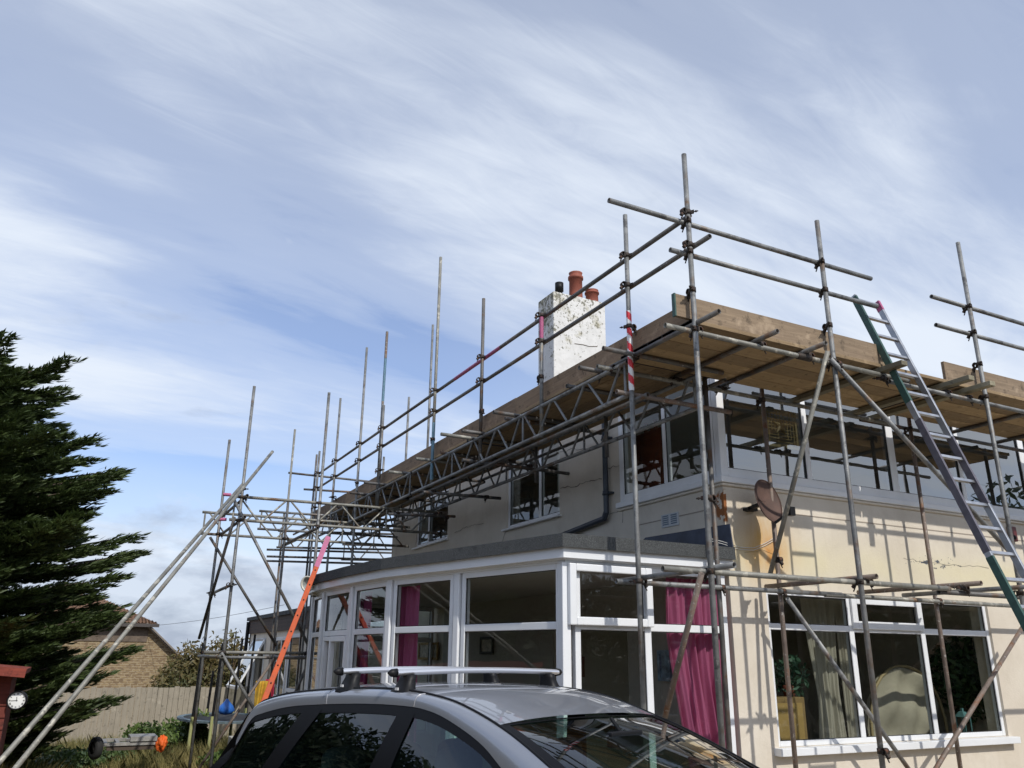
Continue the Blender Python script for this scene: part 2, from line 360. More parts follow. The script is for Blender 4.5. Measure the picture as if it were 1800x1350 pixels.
# guard rails
def seg(root, name, a, b, ax, v, m=None): return tube(root, name, at(*a, ax, v), at(*b, ax, v), m)
YR = YF+.052; XR = XS+.052
seg(SCF, 'guard_rail', (1070, 352), (1531, 490), 'y', YR, GALV)
seg(SCF, 'guard_rail', (1178, 439), (1541, 539), 'y', YR, GALV)
seg(SCF, 'guard_rail', (1637, 521), (1860, 588), 'y', YR, GALV)
seg(SCF, 'guard_rail', (1645, 571), (1860, 630), 'y', YR, GALV)
zr1 = at(1110, 450, 'x', XR).z; zr2 = at(1097, 512, 'x', XR).z
for z, y0 in ((zr1, YF+.03), (zr2, YF-.22)):
    for a, b in ((y0, 8.3), (8.3, 11.9), (11.9, 15.0), (15.0, 18.9)):
        o = tube(SCF, 'guard_rail', (XR, a, z), (XR, b, z), GALV2)
        if z == zr1 and a == 8.3:
            pa, pb = at(880, 608, 'x', XR).y, at(800, 668, 'x', XR).y
            st = MB(); st.tube((XR, pa, z), (XR, pb, z), .0262, 10)
            st.build('warning_tape', PINK, o)
for y in (YF, 6.29)+tuple(s[0] for s in SIDE):
    for z in (zr1, zr2, 4.985): coupler(SCF, (XS, y, z), 180 if z > 5 else None)
for x in (XS, 6.30, 8.65):
    for px in (0,):
        z1 = at(1213, 396, 'y', YR).z; z2 = at(1215, 449, 'y', YR).z
    for z in (z1, z2, 4.985, 4.60): coupler(SCF, (x, YF, z), 90)
# ledgers
def xl(root, name, x0, x1, y, z, m=None): return tube(root, name, (x0, y, z), (x1, y, z), m)
ZL = 4.60; xa = at(1169, 566, 'y', YR).x
xl(SCF, 'ledger', xa, 7.45, YR, ZL, PAINTY); xl(SCF, 'ledger', 7.15, 11.6, YR, ZL-.052, GALV)
sl = MB().lathe((5.95, YR, ZL), (1, 0, 0), [(-.09, .026), (-.085, .034), (.085, .034), (.09, .026)], 10).build('sleeve_coupler', COUP, SCF)
xl(SCF, 'ledger', 4.35, 8.6, 6.555, ZL, PAINTY); xl(SCF, 'ledger', 8.2, 11.6, 6.61, ZL, GALV2)
ZLL = at(1300, 1009, 'y', YR).z
xl(SCF, 'ledger', at(1165, 1002, 'y', YR).x, 7.6, YR, ZLL, PAINTY); xl(SCF, 'ledger', 7.5, 11.6, YR+.05, ZLL-.03, GALV2)
zli = at(1270, 1033, 'y', 6.45).z
xl(SCF, 'ledger', at(1083, 1018, 'y', 6.45).x, 7.35, 6.448, zli, GALV); xl(SCF, 'ledger', 7.1, 11.6, 6.448, zli-.01, PAINTY)
for x in (xc, 6.51, 8.95): coupler(SCF, (x, 6.5, zli), 270); coupler(SCF, (x, 6.5, 4.56), 90)
coupler(SCF, (XS, 6.29, at(1119, 1022, 'x', XS).z), 0)
for x in (XS, 6.30, 8.65): coupler(SCF, (x, YF, ZLL), 90)
# ledgers running back from the corner (lower lift)
tube(SCF, 'ledger', at(1291, 993, 'x', XS+.05), at(1085, 1022, 'x', XS+.05), GALV)
# transoms of the lower lift
for e, b in (((1541, 1013), 6.62), ((1725, 1025), 6.62)):
    p = at(*e, 'z', ZLL+.05); tube(SCF, 'transom', p, (p.x, b, ZLL+.05), random.choice((GALV2, RUSTY)))
    coupler(SCF, (p.x, YR, ZLL+.02), 0)
tube(SCF, 'transom', (8.55, 4.95, ZLL+.05), (8.55, 6.62, ZLL+.05), GALV)
# transoms under the front deck
ZT = 4.662
for e in ((1264, 547), (1367, 582), (1452, 603)):
    p = at(*e, 'z', ZT); tube(SCF, 'transom', p, (p.x, 6.66, ZT), GALV2)
    coupler(SCF, (p.x+.03, YR, ZL+.03), 0); coupler(SCF, (p.x, 6.555, ZL+.02), 180)
for e in ((1590, 637), (1708, 663), (1745, 673)):
    p = at(*e, 'z', ZT-.01); bevel(MB().box((p.x-.045, p.y, ZT-.04), (p.x+.045, 6.66, ZT+.012)).build('timber_transom', PUTLOG, SCF), .004)
    coupler(SCF, (p.x, YR, ZL-.03), 0)
for x in (9.9, 10.9): tube(SCF, 'transom', (x, 5.0, ZT), (x, 6.66, ZT), GALV2)
# transoms under the side deck, ends showing on the outside
for e, ln, z in (((1060, 612), 1.5, ZT), ((1018, 646), .5, ZT), ((867, 724), 1.3, ZT), ((812, 757), .5, ZT), ((775, 763), 1.4, ZT), ((731, 806), 1.3, ZT), ((683, 829), 1.3, ZT), ((640, 848), 1.3, ZT), ((615, 866), 1.3, ZT),
                 ((833, 811), .45, 4.33), ((728, 862), .45, 4.33), ((1284, 725), 0, 0)):
    if not ln: continue
    p = at(*e, 'z', z); tube(SCF, 'transom', p, (p.x+ln, p.y, z), random.choice((PAINTY, GALV2)))
    if NC[SCF.name] < 96: coupler(SCF, (XS+.03, p.y, z-.02), 90)
for px in (790, 905, 560):
    p = at(px, 700, 'x', XI)
for y in (7.4, 8.9, 11.0, 12.6, 14.8, 16.4, 18.0): tube(SCF, 'transom', (4.5, y, ZT), (5.95, y, ZT), GALV2)
# low cross tubes beneath the lattice beams, reaching for the wall
zq = 4.25
tube(SCF, 'cross_tube', (4.42, 6.33, at(1112, 690, 'x', XS).z), (at(1284, 725, 'y', 6.33).x, 6.33, at(1284, 725, 'y', 6.33).z), RUSTY)
for e, f_ in (((833, 811), (1003, 833)), ((763, 867), (880, 876)), ((700, 905), (800, 908))):
    p = at(*e, 'x', XS); q = at(*f_, 'y', p.y); tube(SCF, 'cross_tube', (4.4, p.y, p.z), q, GALV2)
    coupler(SCF, (XS+.88, p.y, p.z+.03), 90); coupler(SCF, (XS, p.y, p.z+.03), 90)
# lattice beams
def lattice(root, p0, p1, depth, bay=.3, m=None, name='lattice_beam', posts=True):
    b = MB(); p0, p1 = Vector(p0), Vector(p1); d = (p1-p0); L = d.length; d.normalize(); dz = Vector((0, 0, -depth))
    b.tube(p0, p1, .0242, 12, hollow=True); b.tube(p0+dz, p1+dz, .0242, 12, hollow=True)
    n = int((L-.1)/bay); k = 0; s0 = .05
    for i in range(n):
        a = p0+d*(s0+i*bay); c = p0+d*(s0+(i+1)*bay)
        if posts and i % 6 == 0: b.tube(a, a+dz, .015, 8); a = a+d*.04
        if i % 2 == 0: b.tube(a+d*.03, c-d*.03+dz, .0145, 8)
        else: b.tube(a+d*.03+dz, c-d*.03, .0145, 8)
    return b.build(name, m or GALV, root)
ZC = 4.62
for x in (XS, 5.45):
    for a, b in ((6.34, 12.3), (12.36, 18.2)): lattice(SCF, (x, a, ZC), (x, b, ZC), .345, .36)
tube(SCF, 'ledger', (XS+.055, 6.1, ZC-.40), (XS+.055, 12.5, ZC-.40), GALV2)
tube(SCF, 'ledger', (XS, 17.9, ZC-.02), (XS, 20.4, ZC-.02), GALV2)
tube(SCF, 'ledger', (XI, 6.3, ZC), (XI, 12.4, ZC), GALV2); tube(SCF, 'ledger', (XI, 12.2, ZC-.05), (XI, 18.8, ZC-.05), GALV2)
# braces
def pseg(root, name, a, ya, b, yb, m=None): return tube(root, name, at(*a, 'y', ya), at(*b, 'y', yb), m)
pseg(SCF, 'brace', (1455, 617), YF-.052, (1353, 1012), 6.39, PAINTY)
pseg(SCF, 'brace', (1459, 630), YF-.052, (1790, 986), YF-.052, GALV)
pseg(SCF, 'brace', (1233, 1008), YF-.052, (1165, 1275), 6.1, RUSTY)
pseg(SCF, 'brace', (1384, 1052), 6.39, (1660, 1440), 6.39, GALV)
pseg(SCF, 'brace', (1800, 1098), 6.39, (1560, 1490), 6.0, RUSTY)
coupler(SCF, (6.30, YF, at(1459, 640, 'y', YF).z), 270); coupler(SCF, at(1365, 985, 'y', 6.3), 270); coupler(SCF, (6.30, YF, at(1553, 1320, 'y', YF).z), 270)
coupler(SCF, at(1244, 875, 'y', YF), 0)
# back return beyond the house
yb = 18.6
pD = at(512, 823, 'y', yb); std(SCF, pD.x, yb, gz(4, yb), at(520, 755, 'y', yb).z, PAINTY)
seg(SCF, 'guard_rail', (507, 831), (690, 851), 'y', yb+.05, GALV2)
seg(SCF, 'guard_rail', (534, 860), (700, 870), 'y', yb+.05, PINK if False else GALV2)
for a, b in (((557, 799), (540, 1100)), ((500, 900), (483, 1060))):
    p = at(*a, 'y', yb+.4); std(SCF, p.x, p.y, gz(4, yb), p.z, GALV2)
lattice(SCF, at(489, 933, 'y', yb), at(690, 939, 'y', yb), .36, .36, GALV2)
lattice(SCF, at(602, 957, 'y', 19.8), at(700, 960, 'y', 19.8), .36, .36, GALV2)
lattice(SCF, at(456, 898, 'y', 17.1), at(700, 915, 'y', 17.1), .36, .36, GALV)
for py in (966, 978, 986): seg(SCF, 'ledger', (469, py), (692, py+6), 'y', yb+.3, GALV2)
tube(SCF, 'brace', at(497, 960, 'y', 15.6), at(558, 932, 'y', 18.0), GALV2)

# ================================================ TOWER with raking shores
YA, YP = 13.45, 15.5
gA = gz(2, YA); gB = gz(2, YP)
pA = at(416, 950, 'y', YA); std(TWR, pA.x, YA, gA, at(447, 679, 'y', YA).z, GALV)
pB = at(382, 950, 'y', YP); std(TWR, pB.x, YP, gB, at(403, 773, 'y', YP).z, GALV)
pC = at(565, 850, 'y', YA); std(TWR, pC.x, YA, gA, at(578, 690, 'y', YA).z, GALV)
pE = at(500, 950, 'y', YP); std(TWR, pE.x, YP, gB, at(505, 880, 'y', YP).z, GALV2)
pG = at(487, 1000, 'y', YA); 
lattice(TWR, at(408, 872, 'y', YA+.05), at(787, 902, 'y', YA+.05), .37, .42, PAINTY)
lattice(TWR, at(356, 900, 'y', YP+.05), at(720, 927, 'y', YP+.05), .38, .42, PAINTY)
for (a, b) in (((392, 869), (406, 870)), ((383, 913), (398, 913))):
    sleeve(TWR, 'pink_sleeve', at(*a, 'y', YA+.05), at(*b, 'y', YA+.05), PINK, .026)
ZM = at(420, 1147, 'y', YA).z
xl(TWR, 'ledger', at(359, 1146, 'y', YA).x, at(546, 1147, 'y', YA).x, YA+.05, ZM, PAINTY)
seg(TWR, 'ledger', (364, 1155), (546, 1157), 'y', YP+.05, GALV)
tube(TWR, 'transom', (pA.x-.05, YA-.2, ZM-.06), (pA.x-.05, YP+.2, ZM-.06), PAINTY); tube(TWR, 'transom', (pC.x-.05, YA-.2, ZM-.06), (pC.x-.05, YP+.2, ZM-.06), GALV2)
zz_ = at(412, 1028, 'y', YA).z; tube(TWR, 'transom', (pA.x, YA-.12, zz_), (pB.x, YP+.12, zz_-.02), GALV)
for z in (4.12, 3.78): tube(TWR, 'transom', (pA.x+.05, YA-.2, z+.05), (pB.x+.05, YP+.2, z+.05), GALV2)
tube(TWR, 'transom', (pC.x-.05, YA-.2, 3.75), (pC.x-.05, YP+.2, 3.75), GALV2)
xl(TWR, 'ledger', pA.x-.5, pA.x+1.1, YA-.05, .12, RUSTY)
pseg(TWR, 'brace', (410, 876), YA-.05, (546, 1142), YA-.05, GALV)
pseg(TWR, 'brace', (369, 944), YP-.05, (486, 1135), YP-.05, GALV2)
pseg(TWR, 'brace', (412, 910), YA-.1, (350, 1122), YP-.1, GALV2)
pseg(TWR, 'brace', (389, 1147), YA-.05, (452, 1256), YA-.05, GALV)
pseg(TWR, 'brace', (482, 1158), YP-.05, (350, 1350), YP-.05, RUSTY)
pseg(TWR, 'brace', (546, 1155), YA+.9, (500, 1262), YA+.9, GALV2)
# the two long rakers, their feet in the grass towards the photographer
for a, b, ya in (((479, 794), (29, 1348), 13.36), ((426, 852), (0, 1338), 13.32)):
    p = at(*a, 'y', ya); q = at(*b, 'y', 8.7); d = q-p; q2 = p+d*((p.z-.02)/(p.z-q.z)); tube(TWR, 'raking_shore', p, q2, PAINTY)
for p, yw in (((pA.x, YA, 4.17), 0), ((pA.x, YA, 3.8), 90), ((pB.x, YP, 4.2), 0), ((pB.x, YP, 3.84), 0), ((pC.x, YA, 4.19), 90), ((pC.x, YA, 3.81), 90), ((pA.x, YA, ZM), 90), ((pB.x, YP, ZM), 90), ((pC.x, YA, ZM), 90),
              ((pA.x, YA, zz_), 180), ((pB.x, YP, zz_), 0), ((pE.x, YP, 3.84), 0), ((pA.x, YA, 4.3), 200), ((5.5, YA, 4.2), 0), ((5.5, YA, 3.85), 0)): coupler(TWR, p, yw)

# ================================================ TIMBER: boards and toe boards lie or stand on the tubes
LASTB = ['']
def board(name, a, b, m, label, cat, group):
    o = MB().box(a, b).build(name, m); LASTB[0] = o.name; bevel(o, .003, 1); return tag(o, label, cat, group)
x0, x1 = at(1185, 510, 'y', YF+.08).x, at(1551, 602, 'y', YF+.08).x
o = board('toe_board', (x0, YF+.08, 4.735), (x1, YF+.118, 4.955), TOE_X, 'sunlit toe board on edge along the front deck left of the aluminium ladder', 'toe board', 'toe boards')
MB().box((x0-.003, YF+.078, 4.733), (x0+.012, YF+.12, 4.957)).build('painted_end', GREEN, o)
board('toe_board', (at(1658, 632, 'y', YF+.08).x, YF+.08, 4.735), (11.9, YF+.118, 4.955), TOE_X, 'toe board on edge along the front deck at the right edge of the photo', 'toe board', 'toe boards')
ys = [YF+.13, 8.9, 12.75, 16.4, 19.1]
for i in range(4):
    board('toe_board', (XS+.08, ys[i], 4.735+(.006 if i % 2 else 0)), (XS+.118, ys[i+1]-.006, 4.955+(.006 if i % 2 else 0)), TOE_Y,
          ['shaded toe board along the side deck, nearest the corner of the house', 'shaded toe board along the side deck, second from the corner', 'shaded toe board along the side deck, third from the corner', 'shaded toe board at the far left end of the side deck'][i], 'toe board', 'toe boards')
ordn = ['outermost', 'second', 'third', 'fourth', 'innermost']; wb = .219
fx = [(4.60, 8.28, 'corner'), (8.29, 11.9, 'right-hand')]
for i in range(5):
    for x0, x1, wh in fx:
        dz = random.uniform(0, .004); y = YF+.06+i*.228
        board('scaffold_board', (x0, y, 4.688+dz), (x1-.01, y+wb, 4.726+dz), BRD_X, f'{ordn[i]} timber board from the edge in the {wh} length of the front deck', 'scaffold board', 'scaffold boards of the deck')
        for xe in (x0+.012, x1-.022): MB().box((xe-.012, y-.0025, 4.6855+dz), (xe+.012, y+wb+.0025, 4.7285+dz)).build('end_band', COUP, bpy.data.objects[LASTB[0]])
sy = [(6.47, 10.3, 'near'), (10.31, 14.2, 'middle'), (14.21, 19.1, 'far')]
for i in range(5):
    for y0, y1, wh in sy:
        dz = random.uniform(0, .004); x = XS+.05+i*.228
        board('scaffold_board', (x, y0, 4.688+dz), (x+wb, y1-.01, 4.726+dz), BRD_Y, f'{ordn[i]} timber board from the edge in the {wh} length of the side deck', 'scaffold board', 'scaffold boards of the deck')
        for ye in (y0+.012, y1-.022): MB().box((x-.0025, ye-.012, 4.6855+dz), (x+wb+.0025, ye+.012, 4.7285+dz)).build('end_band', COUP, bpy.data.objects[LASTB[0]])

# ================================================ LADDERS
def ladder_mesh(root, p, q, width, wdir, m_stile, m_rung, bands=None, step=.25, sw=.028, sh=.066, name='stile'):
    p, q, wd = Vector(p), Vector(q), Vector(wdir).normalized(); d = (q-p).normalized(); L = (q-p).length; nrm = d.cross(wd)
    out = []
    for s in (-1, 1):
        o = MB().bar(p+wd*s*width/2, q+wd*s*width/2, sh, sw, wd).build(name, m_stile, root); bevel(o, .004, 1); out.append(o)
    k = int((L-.16)/step)
    for i in range(k+1):
        c = p+d*(.14+i*step); MB().bar(c-wd*(width/2-.012), c+wd*(width/2-.012), .028, .03, nrm).build('rung', m_rung, root)
    return out, d, nrm, wd
XLd = at(1558, 640, 'y', 5.20).x
top = at(1500, 520, 'x', 7.08); pt2 = at(1739, 977, 'x', 7.08); d = (pt2-top); foot = top+d*(top.z/(-d.z)); 
LW = at(1541, 531, 'y', top.y).x-7.08
LAD = thing('ladder', (foot.x+LW/2, foot.y, 0), 'aluminium ladder with green and purple paint leaning against the front scaffold deck', 'ladder')
wd = Vector((1, 0, 0)); c0 = Vector((foot.x+LW/2, foot.y, 0)); c1 = Vector((top.x+LW/2, top.y, top.z))
st, d, nr, wd = ladder_mesh(LAD, c0, c1, LW, (1, 0, 0), ALUD, ALUD)
def band(stile_i, za, zb, m):
    s = (-1, 1)[stile_i]; a = c0+d*(za/d.z); b = c0+d*(zb/d.z)
    MB().bar(a+wd*s*LW/2, b+wd*s*LW/2, .0685, .0305, wd).build('painted_band', m, st[stile_i])
zt = top.z
band(0, zt-.95, zt-.02, GREEN); band(0, zt-1.35, zt-.98, GREEN); band(0, 2.72, 4.05, PURPLE); band(0, 1.0, 2.68, GREEN); band(1, zt-.12, zt, PINK); band(1, 3.2, 3.9, PURPLE)
oa, ob = at(577, 944, 'y', 12.2), at(462, 1237, 'y', 11.2); do = (ob-oa).normalized(); ofoot = oa+do*((oa.z-gz(2, 11))/-do.z)
OL = thing('orange_ladder', (ofoot.x, ofoot.y, ofoot.z), 'bright orange fibreglass ladder with a pink painted top leaning on the tower beside the bay', 'ladder')
_m = (oa+ofoot)/2; wdir = Vector((_m.x, _m.y, 0)).normalized(); nrm_ = do.cross(wdir)
st2, d2, n2_, w2 = ladder_mesh(OL, ofoot+wdir.normalized()*.2, oa+wdir.normalized()*.2, .4, wdir, ORANGE, ALUD, sw=.035, sh=.07)
for s in (0, 1):
    a = oa+wdir.normalized()*(.4*s); MB().bar(a+do*.0, a+do*.55, .0725, .0375, w2).build('pink_band', PINK, st2[s])
for i in range(12):
    a = oa+do*(.6+i*.25); MB().lathe(a-w2*.0, w2, [(-.03, 0), (-.03, .011), (.03, .011), (.03, 0)], 8).build('rivet', COUP, OL)
# ================================================ HOUSE
def wall_material():
    m = bpy.data.materials.new('cream_painted_render'); m.use_nodes = True; t = m.node_tree; b = t.nodes['Principled BSDF']
    p = N(t, 'ShaderNodeNewGeometry').outputs['Position']; s = N(t, 'ShaderNodeSeparateXYZ'); t.links.new(p, s.inputs[0]); X, Y, Z = s.outputs
    def gauss(u, u0, su, v, v0, sv):
        a = mathn(t, 'DIVIDE', mathn(t, 'SUBTRACT', u, u0), su); c = mathn(t, 'DIVIDE', mathn(t, 'SUBTRACT', v, v0), sv)
        return mathn(t, 'POWER', 2.718, mathn(t, 'MULTIPLY', mathn(t, 'ADD', mathn(t, 'MULTIPLY', a, a), mathn(t, 'MULTIPLY', c, c)), -1.))
    front = mathn(t, 'LESS_THAN', Y, 6.9)
    n1 = noise(t, p, 1.3, 6, .6); n2 = noise(t, p, 7., 7, .65)
    c = mixc(t, ramp(t, n1, [(.35, 0.), (.7, 1.)]), (.61, .545, .45), (.69, .63, .535))
    n3 = noise(t, mapping(t, p, (9, 9, 1.1)), 1.2, 6, .6)
    c = mixc(t, mathn(t, 'MULTIPLY', ramp(t, n3, [(.5, 0.), (.8, 1.)]), .16), c, (.47, .40, .31))
    c = mixc(t, mathn(t, 'MULTIPLY', ramp(t, noise(t, mapping(t, p, loc=(7, 2, 4)), 2.6, 8, .7, .4), [(.5, 0.), (.68, 1.)]), .28), c, (.45, .40, .32))
    # yellow weathering round the string course above the ground floor windows
    zb = mathn(t, 'MULTIPLY', gauss(Z, 2.85, .28, Z, 2.85, .5), ramp(t, n1, [(.3, .35), (.6, .9)]))
    c = mixc(t, mathn(t, 'MULTIPLY', zb, .7), c, (.66, .59, .36))
    # rust run below the dish
    xd = at(1350, 940, 'y', YW).x
    n5 = noise(t, mapping(t, p, (5, 5, 1.6)), 1.1, 5, .6)
    g1 = mathn(t, 'MULTIPLY', gauss(X, xd-.06, .36, Z, 3.0, .36), ramp(t, n5, [(.3, .4), (.6, 1.)]))
    g1 = mathn(t, 'MULTIPLY', mathn(t, 'MULTIPLY', g1, front), 1.05, clamp=True)
    c = mixc(t, g1, c, (.6, .36, .11))
    g2 = mathn(t, 'MULTIPLY', mathn(t, 'MULTIPLY', gauss(X, xd+.0, .16, Z, 2.9, .17), ramp(t, n2, [(.4, .1), (.62, 1.)])), front)
    c = mixc(t, mathn(t, 'MULTIPLY', g2, .8), c, (.5, .2, .035))
    # rust at the corner
    g3 = mathn(t, 'MULTIPLY', gauss(Y, 6.77, .14, Z, 3.38, .16), ramp(t, n2, [(.44, 0.), (.5, 1.)]))
    g3 = mathn(t, 'MULTIPLY', g3, mathn(t, 'LESS_THAN', X, 6.12)); g3 = ramp(t, g3, [(.25, 0.), (.35, 1.)])
    c = mixc(t, g3, c, (.27, .1, .03))
    # flaked paint
    x1, x2 = at(1545, 985, 'y', YW), at(1735, 1000, 'y', YW)
    fl = mathn(t, 'MULTIPLY', gauss(X, (x1.x+x2.x)/2, .75, Z, (x1.z+x2.z)/2+.02, .1), 1.)
    nf = noise(t, mapping(t, p, (1, 1, 1.7)), 14., 5, .6, .5)
    fm = ramp(t, mathn(t, 'ADD', mathn(t, 'MULTIPLY', fl, .28), nf), [(.80, 0.), (.815, 1.)])
    c = mixc(t, mathn(t, 'MULTIPLY', fm, front), c, (.09, .1, .115))
    t.links.new(c, b.inputs['Base Color']); b.inputs['Roughness'].default_value = .85
    bn = N(t, 'ShaderNodeBump'); bn.inputs['Strength'].default_value = .35; bn.inputs['Distance'].default_value = .01
    t.links.new(mathn(t, 'ADD', noise(t, p, 34., 8, .75), mathn(t, 'MULTIPLY', n1, 2.)), bn.inputs['Height']); t.links.new(bn.outputs[0], b.inputs['Normal'])
    return m
RENDER = wall_material()
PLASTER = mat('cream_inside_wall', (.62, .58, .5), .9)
CARPET = mat('brown_carpet', (.2, .16, .12), .95)
CEIL = mat('ceiling_white', (.5, .5, .48), .9)
CRACK = mat('dark_crack', (.1, .08, .06), .9)
HOUSE = thing('house', (XH, YW, 0), 'two storey cream rendered house with cracked walls and corner glazing upstairs', 'house')
CONS = thing('conservatory', (4.1, 6.8, 0), 'white framed bowed bay conservatory with flat felt roof on the side of the house', 'conservatory')

def wall(root, ax, v0, v1, u0, u1, z0, z1, holes, m, name='wall'):
    us = sorted({u0, u1, *[h[0] for h in holes], *[h[1] for h in holes]}); zs = sorted({z0, z1, *[h[2] for h in holes], *[h[3] for h in holes]})
    b = MB()
    for a, c in zip(us, us[1:]):
        run = None
        for e, g in list(zip(zs, zs[1:]))+[(None, None)]:
            solid = e is not None and not any(h[0] <= (a+c)/2 <= h[1] and h[2] <= (e+g)/2 <= h[3] for h in holes)
            if solid: run = (run[0], g) if run else (e, g)
            elif run:
                if ax == 'y': b.box((a, v0, run[0]), (c, v1, run[1]))
                else: b.box((v0, a, run[0]), (v1, c, run[1]))
                run = None
    return b.build(name, m, root)

def window(root, P, D, Nn, u0, u1, z0, z1, cols=(), rows=(), fw=.06, cw=.07, rw=.06, m=UPVC, gm=GLASS, dep=.07, sill=None, casements=(), skip=(), beads=True):
    """frame mesh with panes as children; P a point of the outer face, D along, Nn outward"""
    P, D, Nn = Vector(P), Vector(D).normalized(), Vector(Nn).normalized(); Z = Vector((0, 0, 1))
    def bx(b, a, c, e, g, n0, n1): b.obox(P+D*(a+c)/2+Z*((e+g)/2-P.z)+Nn*(n0+n1)/2, D*(c-a)/2, Nn*(n1-n0)/2, Z*(g-e)/2)
    b = MB()
    bx(b, u0, u0+fw, z0, z1, -dep, 0); bx(b, u1-fw, u1, z0, z1, -dep, 0); bx(b, u0+fw, u1-fw, z0, z0+fw, -dep, -.001); bx(b, u0+fw, u1-fw, z1-fw, z1, -dep, -.001)
    ce = [u0+fw/2]+[c if isinstance(c, (int, float)) else c[0] for c in cols]+[u1-fw/2]
    cws = [fw]+[cw if isinstance(c, (int, float)) else c[1] for c in cols]+[fw]
    for c, ww in list(zip(ce, cws))[1:-1]: bx(b, c-ww/2, c+ww/2, z0+fw, z1-fw, -dep, -.002)
    re = [z0+fw/2]+list(rows)+[z1-fw/2]
    for c in rows:
        for i in range(len(ce)-1): bx(b, ce[i]+cws[i]/2, ce[i+1]-cws[i+1]/2, c-rw/2, c+rw/2, -dep, -.004)
    fr = b.build('window', m, root); bevel(fr, .006, 2)
    for i in range(len(ce)-1):
        for j in range(len(re)-1):
            if (i, j) in skip: continue
            a, c = ce[i]+cws[i]/2, ce[i+1]-cws[i+1]/2
            e = re[j]+(fw/2 if j == 0 else rw/2); g = re[j+1]-(fw/2 if j == len(re)-2 else rw/2)
            if (i, j) in casements:
                cb_ = MB(); k = .055
                for q in ((a-.03, a+k, e-.03, g+.03), (c-k, c+.03, e-.03, g+.03), (a+k, c-k, e-.03, e+k), (a+k, c-k, g-k, g+.03)): bx(cb_, *q, .003, .032)
                bevel(cb_.build('casement', m, fr), .006, 2); a, c, e, g = a+k, c-k, e+k, g-k
            gb = MB(); tilt = (random.uniform(-.002, .002), random.uniform(-.002, .002))
            q = [P+D*uu+Z*(zz-P.z)+Nn*(-.028+tx) for uu, zz, tx in ((a-.004, e-.004, tilt[0]), (c+.004, e-.004, tilt[1]), (c+.004, g+.004, -tilt[0]), (a-.004, g+.004, -tilt[1]))]
            q2 = [v-Nn*.004 for v in q]
            gb.add(q+q2, [(0, 1, 2, 3), (7, 6, 5, 4), (0, 4, 5, 1), (1, 5, 6, 2), (2, 6, 7, 3), (3, 7, 4, 0)])
            # only the outer skin is needed for a clean reflection
            gb.v = gb.v[:4]; gb.f = gb.f[:1]; gb.sm = gb.sm[:1]; gb.build('pane', gm, fr)
            if beads:
                sb = MB()
                for qd in ((a-.001, a+.007, e, g), (c-.007, c+.001, e, g), (a+.007, c-.007, e-.001, e+.007), (a+.007, c-.007, g-.007, g+.001)): bx(sb, *qd, -.024, -.012)
                sb.build('seal', SEAL, fr)
    if sill:
        sb = MB(); bx(sb, u0-sill[0], u1+sill[0], z0-sill[2], z0-.002, -.02, sill[1]); bevel(sb.build('sill', sill[3] if len(sill) > 3 else m, fr), .006, 2)
    return fr

# ---- ground floor front window
XR_ = 16.5
lw0, lw1 = at(1352, 1150, 'y', YW+.03).x, at(1750, 1180, 'y', YW+.03).x
lz0 = at(1560, 1304, 'y', YW+.03).z; lz1 = 2.53
mA, mB = at(1506, 1180, 'y', YW+.03).x, at(1634, 1190, 'y', YW+.03).x; trz = at(1560, 1108, 'y', YW+.03).z
UZ0 = at(1285, 838, 'y', YW-.01).z; UZ1 = 5.0
ux = [at(px, py, 'y', YW-.01).x for px, py in ((1424, 833), (1577, 860), (1697, 868))]
ux2 = at(1795, 790, 'y', YW-.01).x
wall(HOUSE, 'y', YW, YW+.25, XH, XR_, 0, 5.25, [(lw0, lw1, lz0, lz1), (XH, 14.2, UZ0, UZ1)], RENDER)
syE = at(1091, 860, 'x', XH).y
wb0, wb1 = at(890, 931, 'x', XH).y, at(984, 902, 'x', XH).y; wbz = at(890, 931, 'x', XH).z
wc0, wc1 = at(730, 966, 'x', XH).y, at(786, 945, 'x', XH).y; wcz = at(760, 955, 'x', XH).z
wall(HOUSE, 'x', XH, XH+.25, YW+.25, YB, 0, 5.25, [(wb1, wb0, wbz, 4.95), (wc1, wc0, wcz, 4.9), (YW+.25, syE, UZ0, UZ1), (8.6, 10.4, 0.15, 2.15)], RENDER)
wall(HOUSE, 'y', YB-.25, YB, XH+.25, XR_, 0, 5.25, [], RENDER); wall(HOUSE, 'x', XR_, XR_+.25, YW, YB, 0, 5.25, [], RENDER)
# inner shell: floors, ceilings, partitions
MB().box((XH+.25, YW+.25, .05), (XR_, YB-.25, .12)).build('floor', CARPET, HOUSE)
MB().box((XH+.25, YW+.25, 2.62), (XR_, YB-.25, 2.9)).build('floor', CEIL, HOUSE)
MB().box((XH+.251, YW+.251, 5.02), (XR_-.001, YB-.251, 5.1)).build('ceiling', CEIL, HOUSE)
for z0, z1 in ((.12, 2.62), (2.9, 5.02)):
    MB().box((XH+.25, 10.6, z0), (XR_, 10.7, z1)).build('partition', PLASTER, HOUSE); MB().box((10.9 if z0 < 1 else 12.5, YW+.25, z0), (11.0 if z0 < 1 else 12.6, 10.6, z1)).build('partition', PLASTER, HOUSE)
    MB().box((XH+.25, 13.0, z0), (XR_, 13.1, z1)).build('partition', PLASTER, HOUSE)
window(HOUSE, (0, YW+.03, 0), (1, 0, 0), (0, -1, 0), lw0, lw1, lz0, lz1, [mA, mB], [trz], .055, .075, .065, casements=((1, 1),), sill=(.07, .13, .075, UPVC))
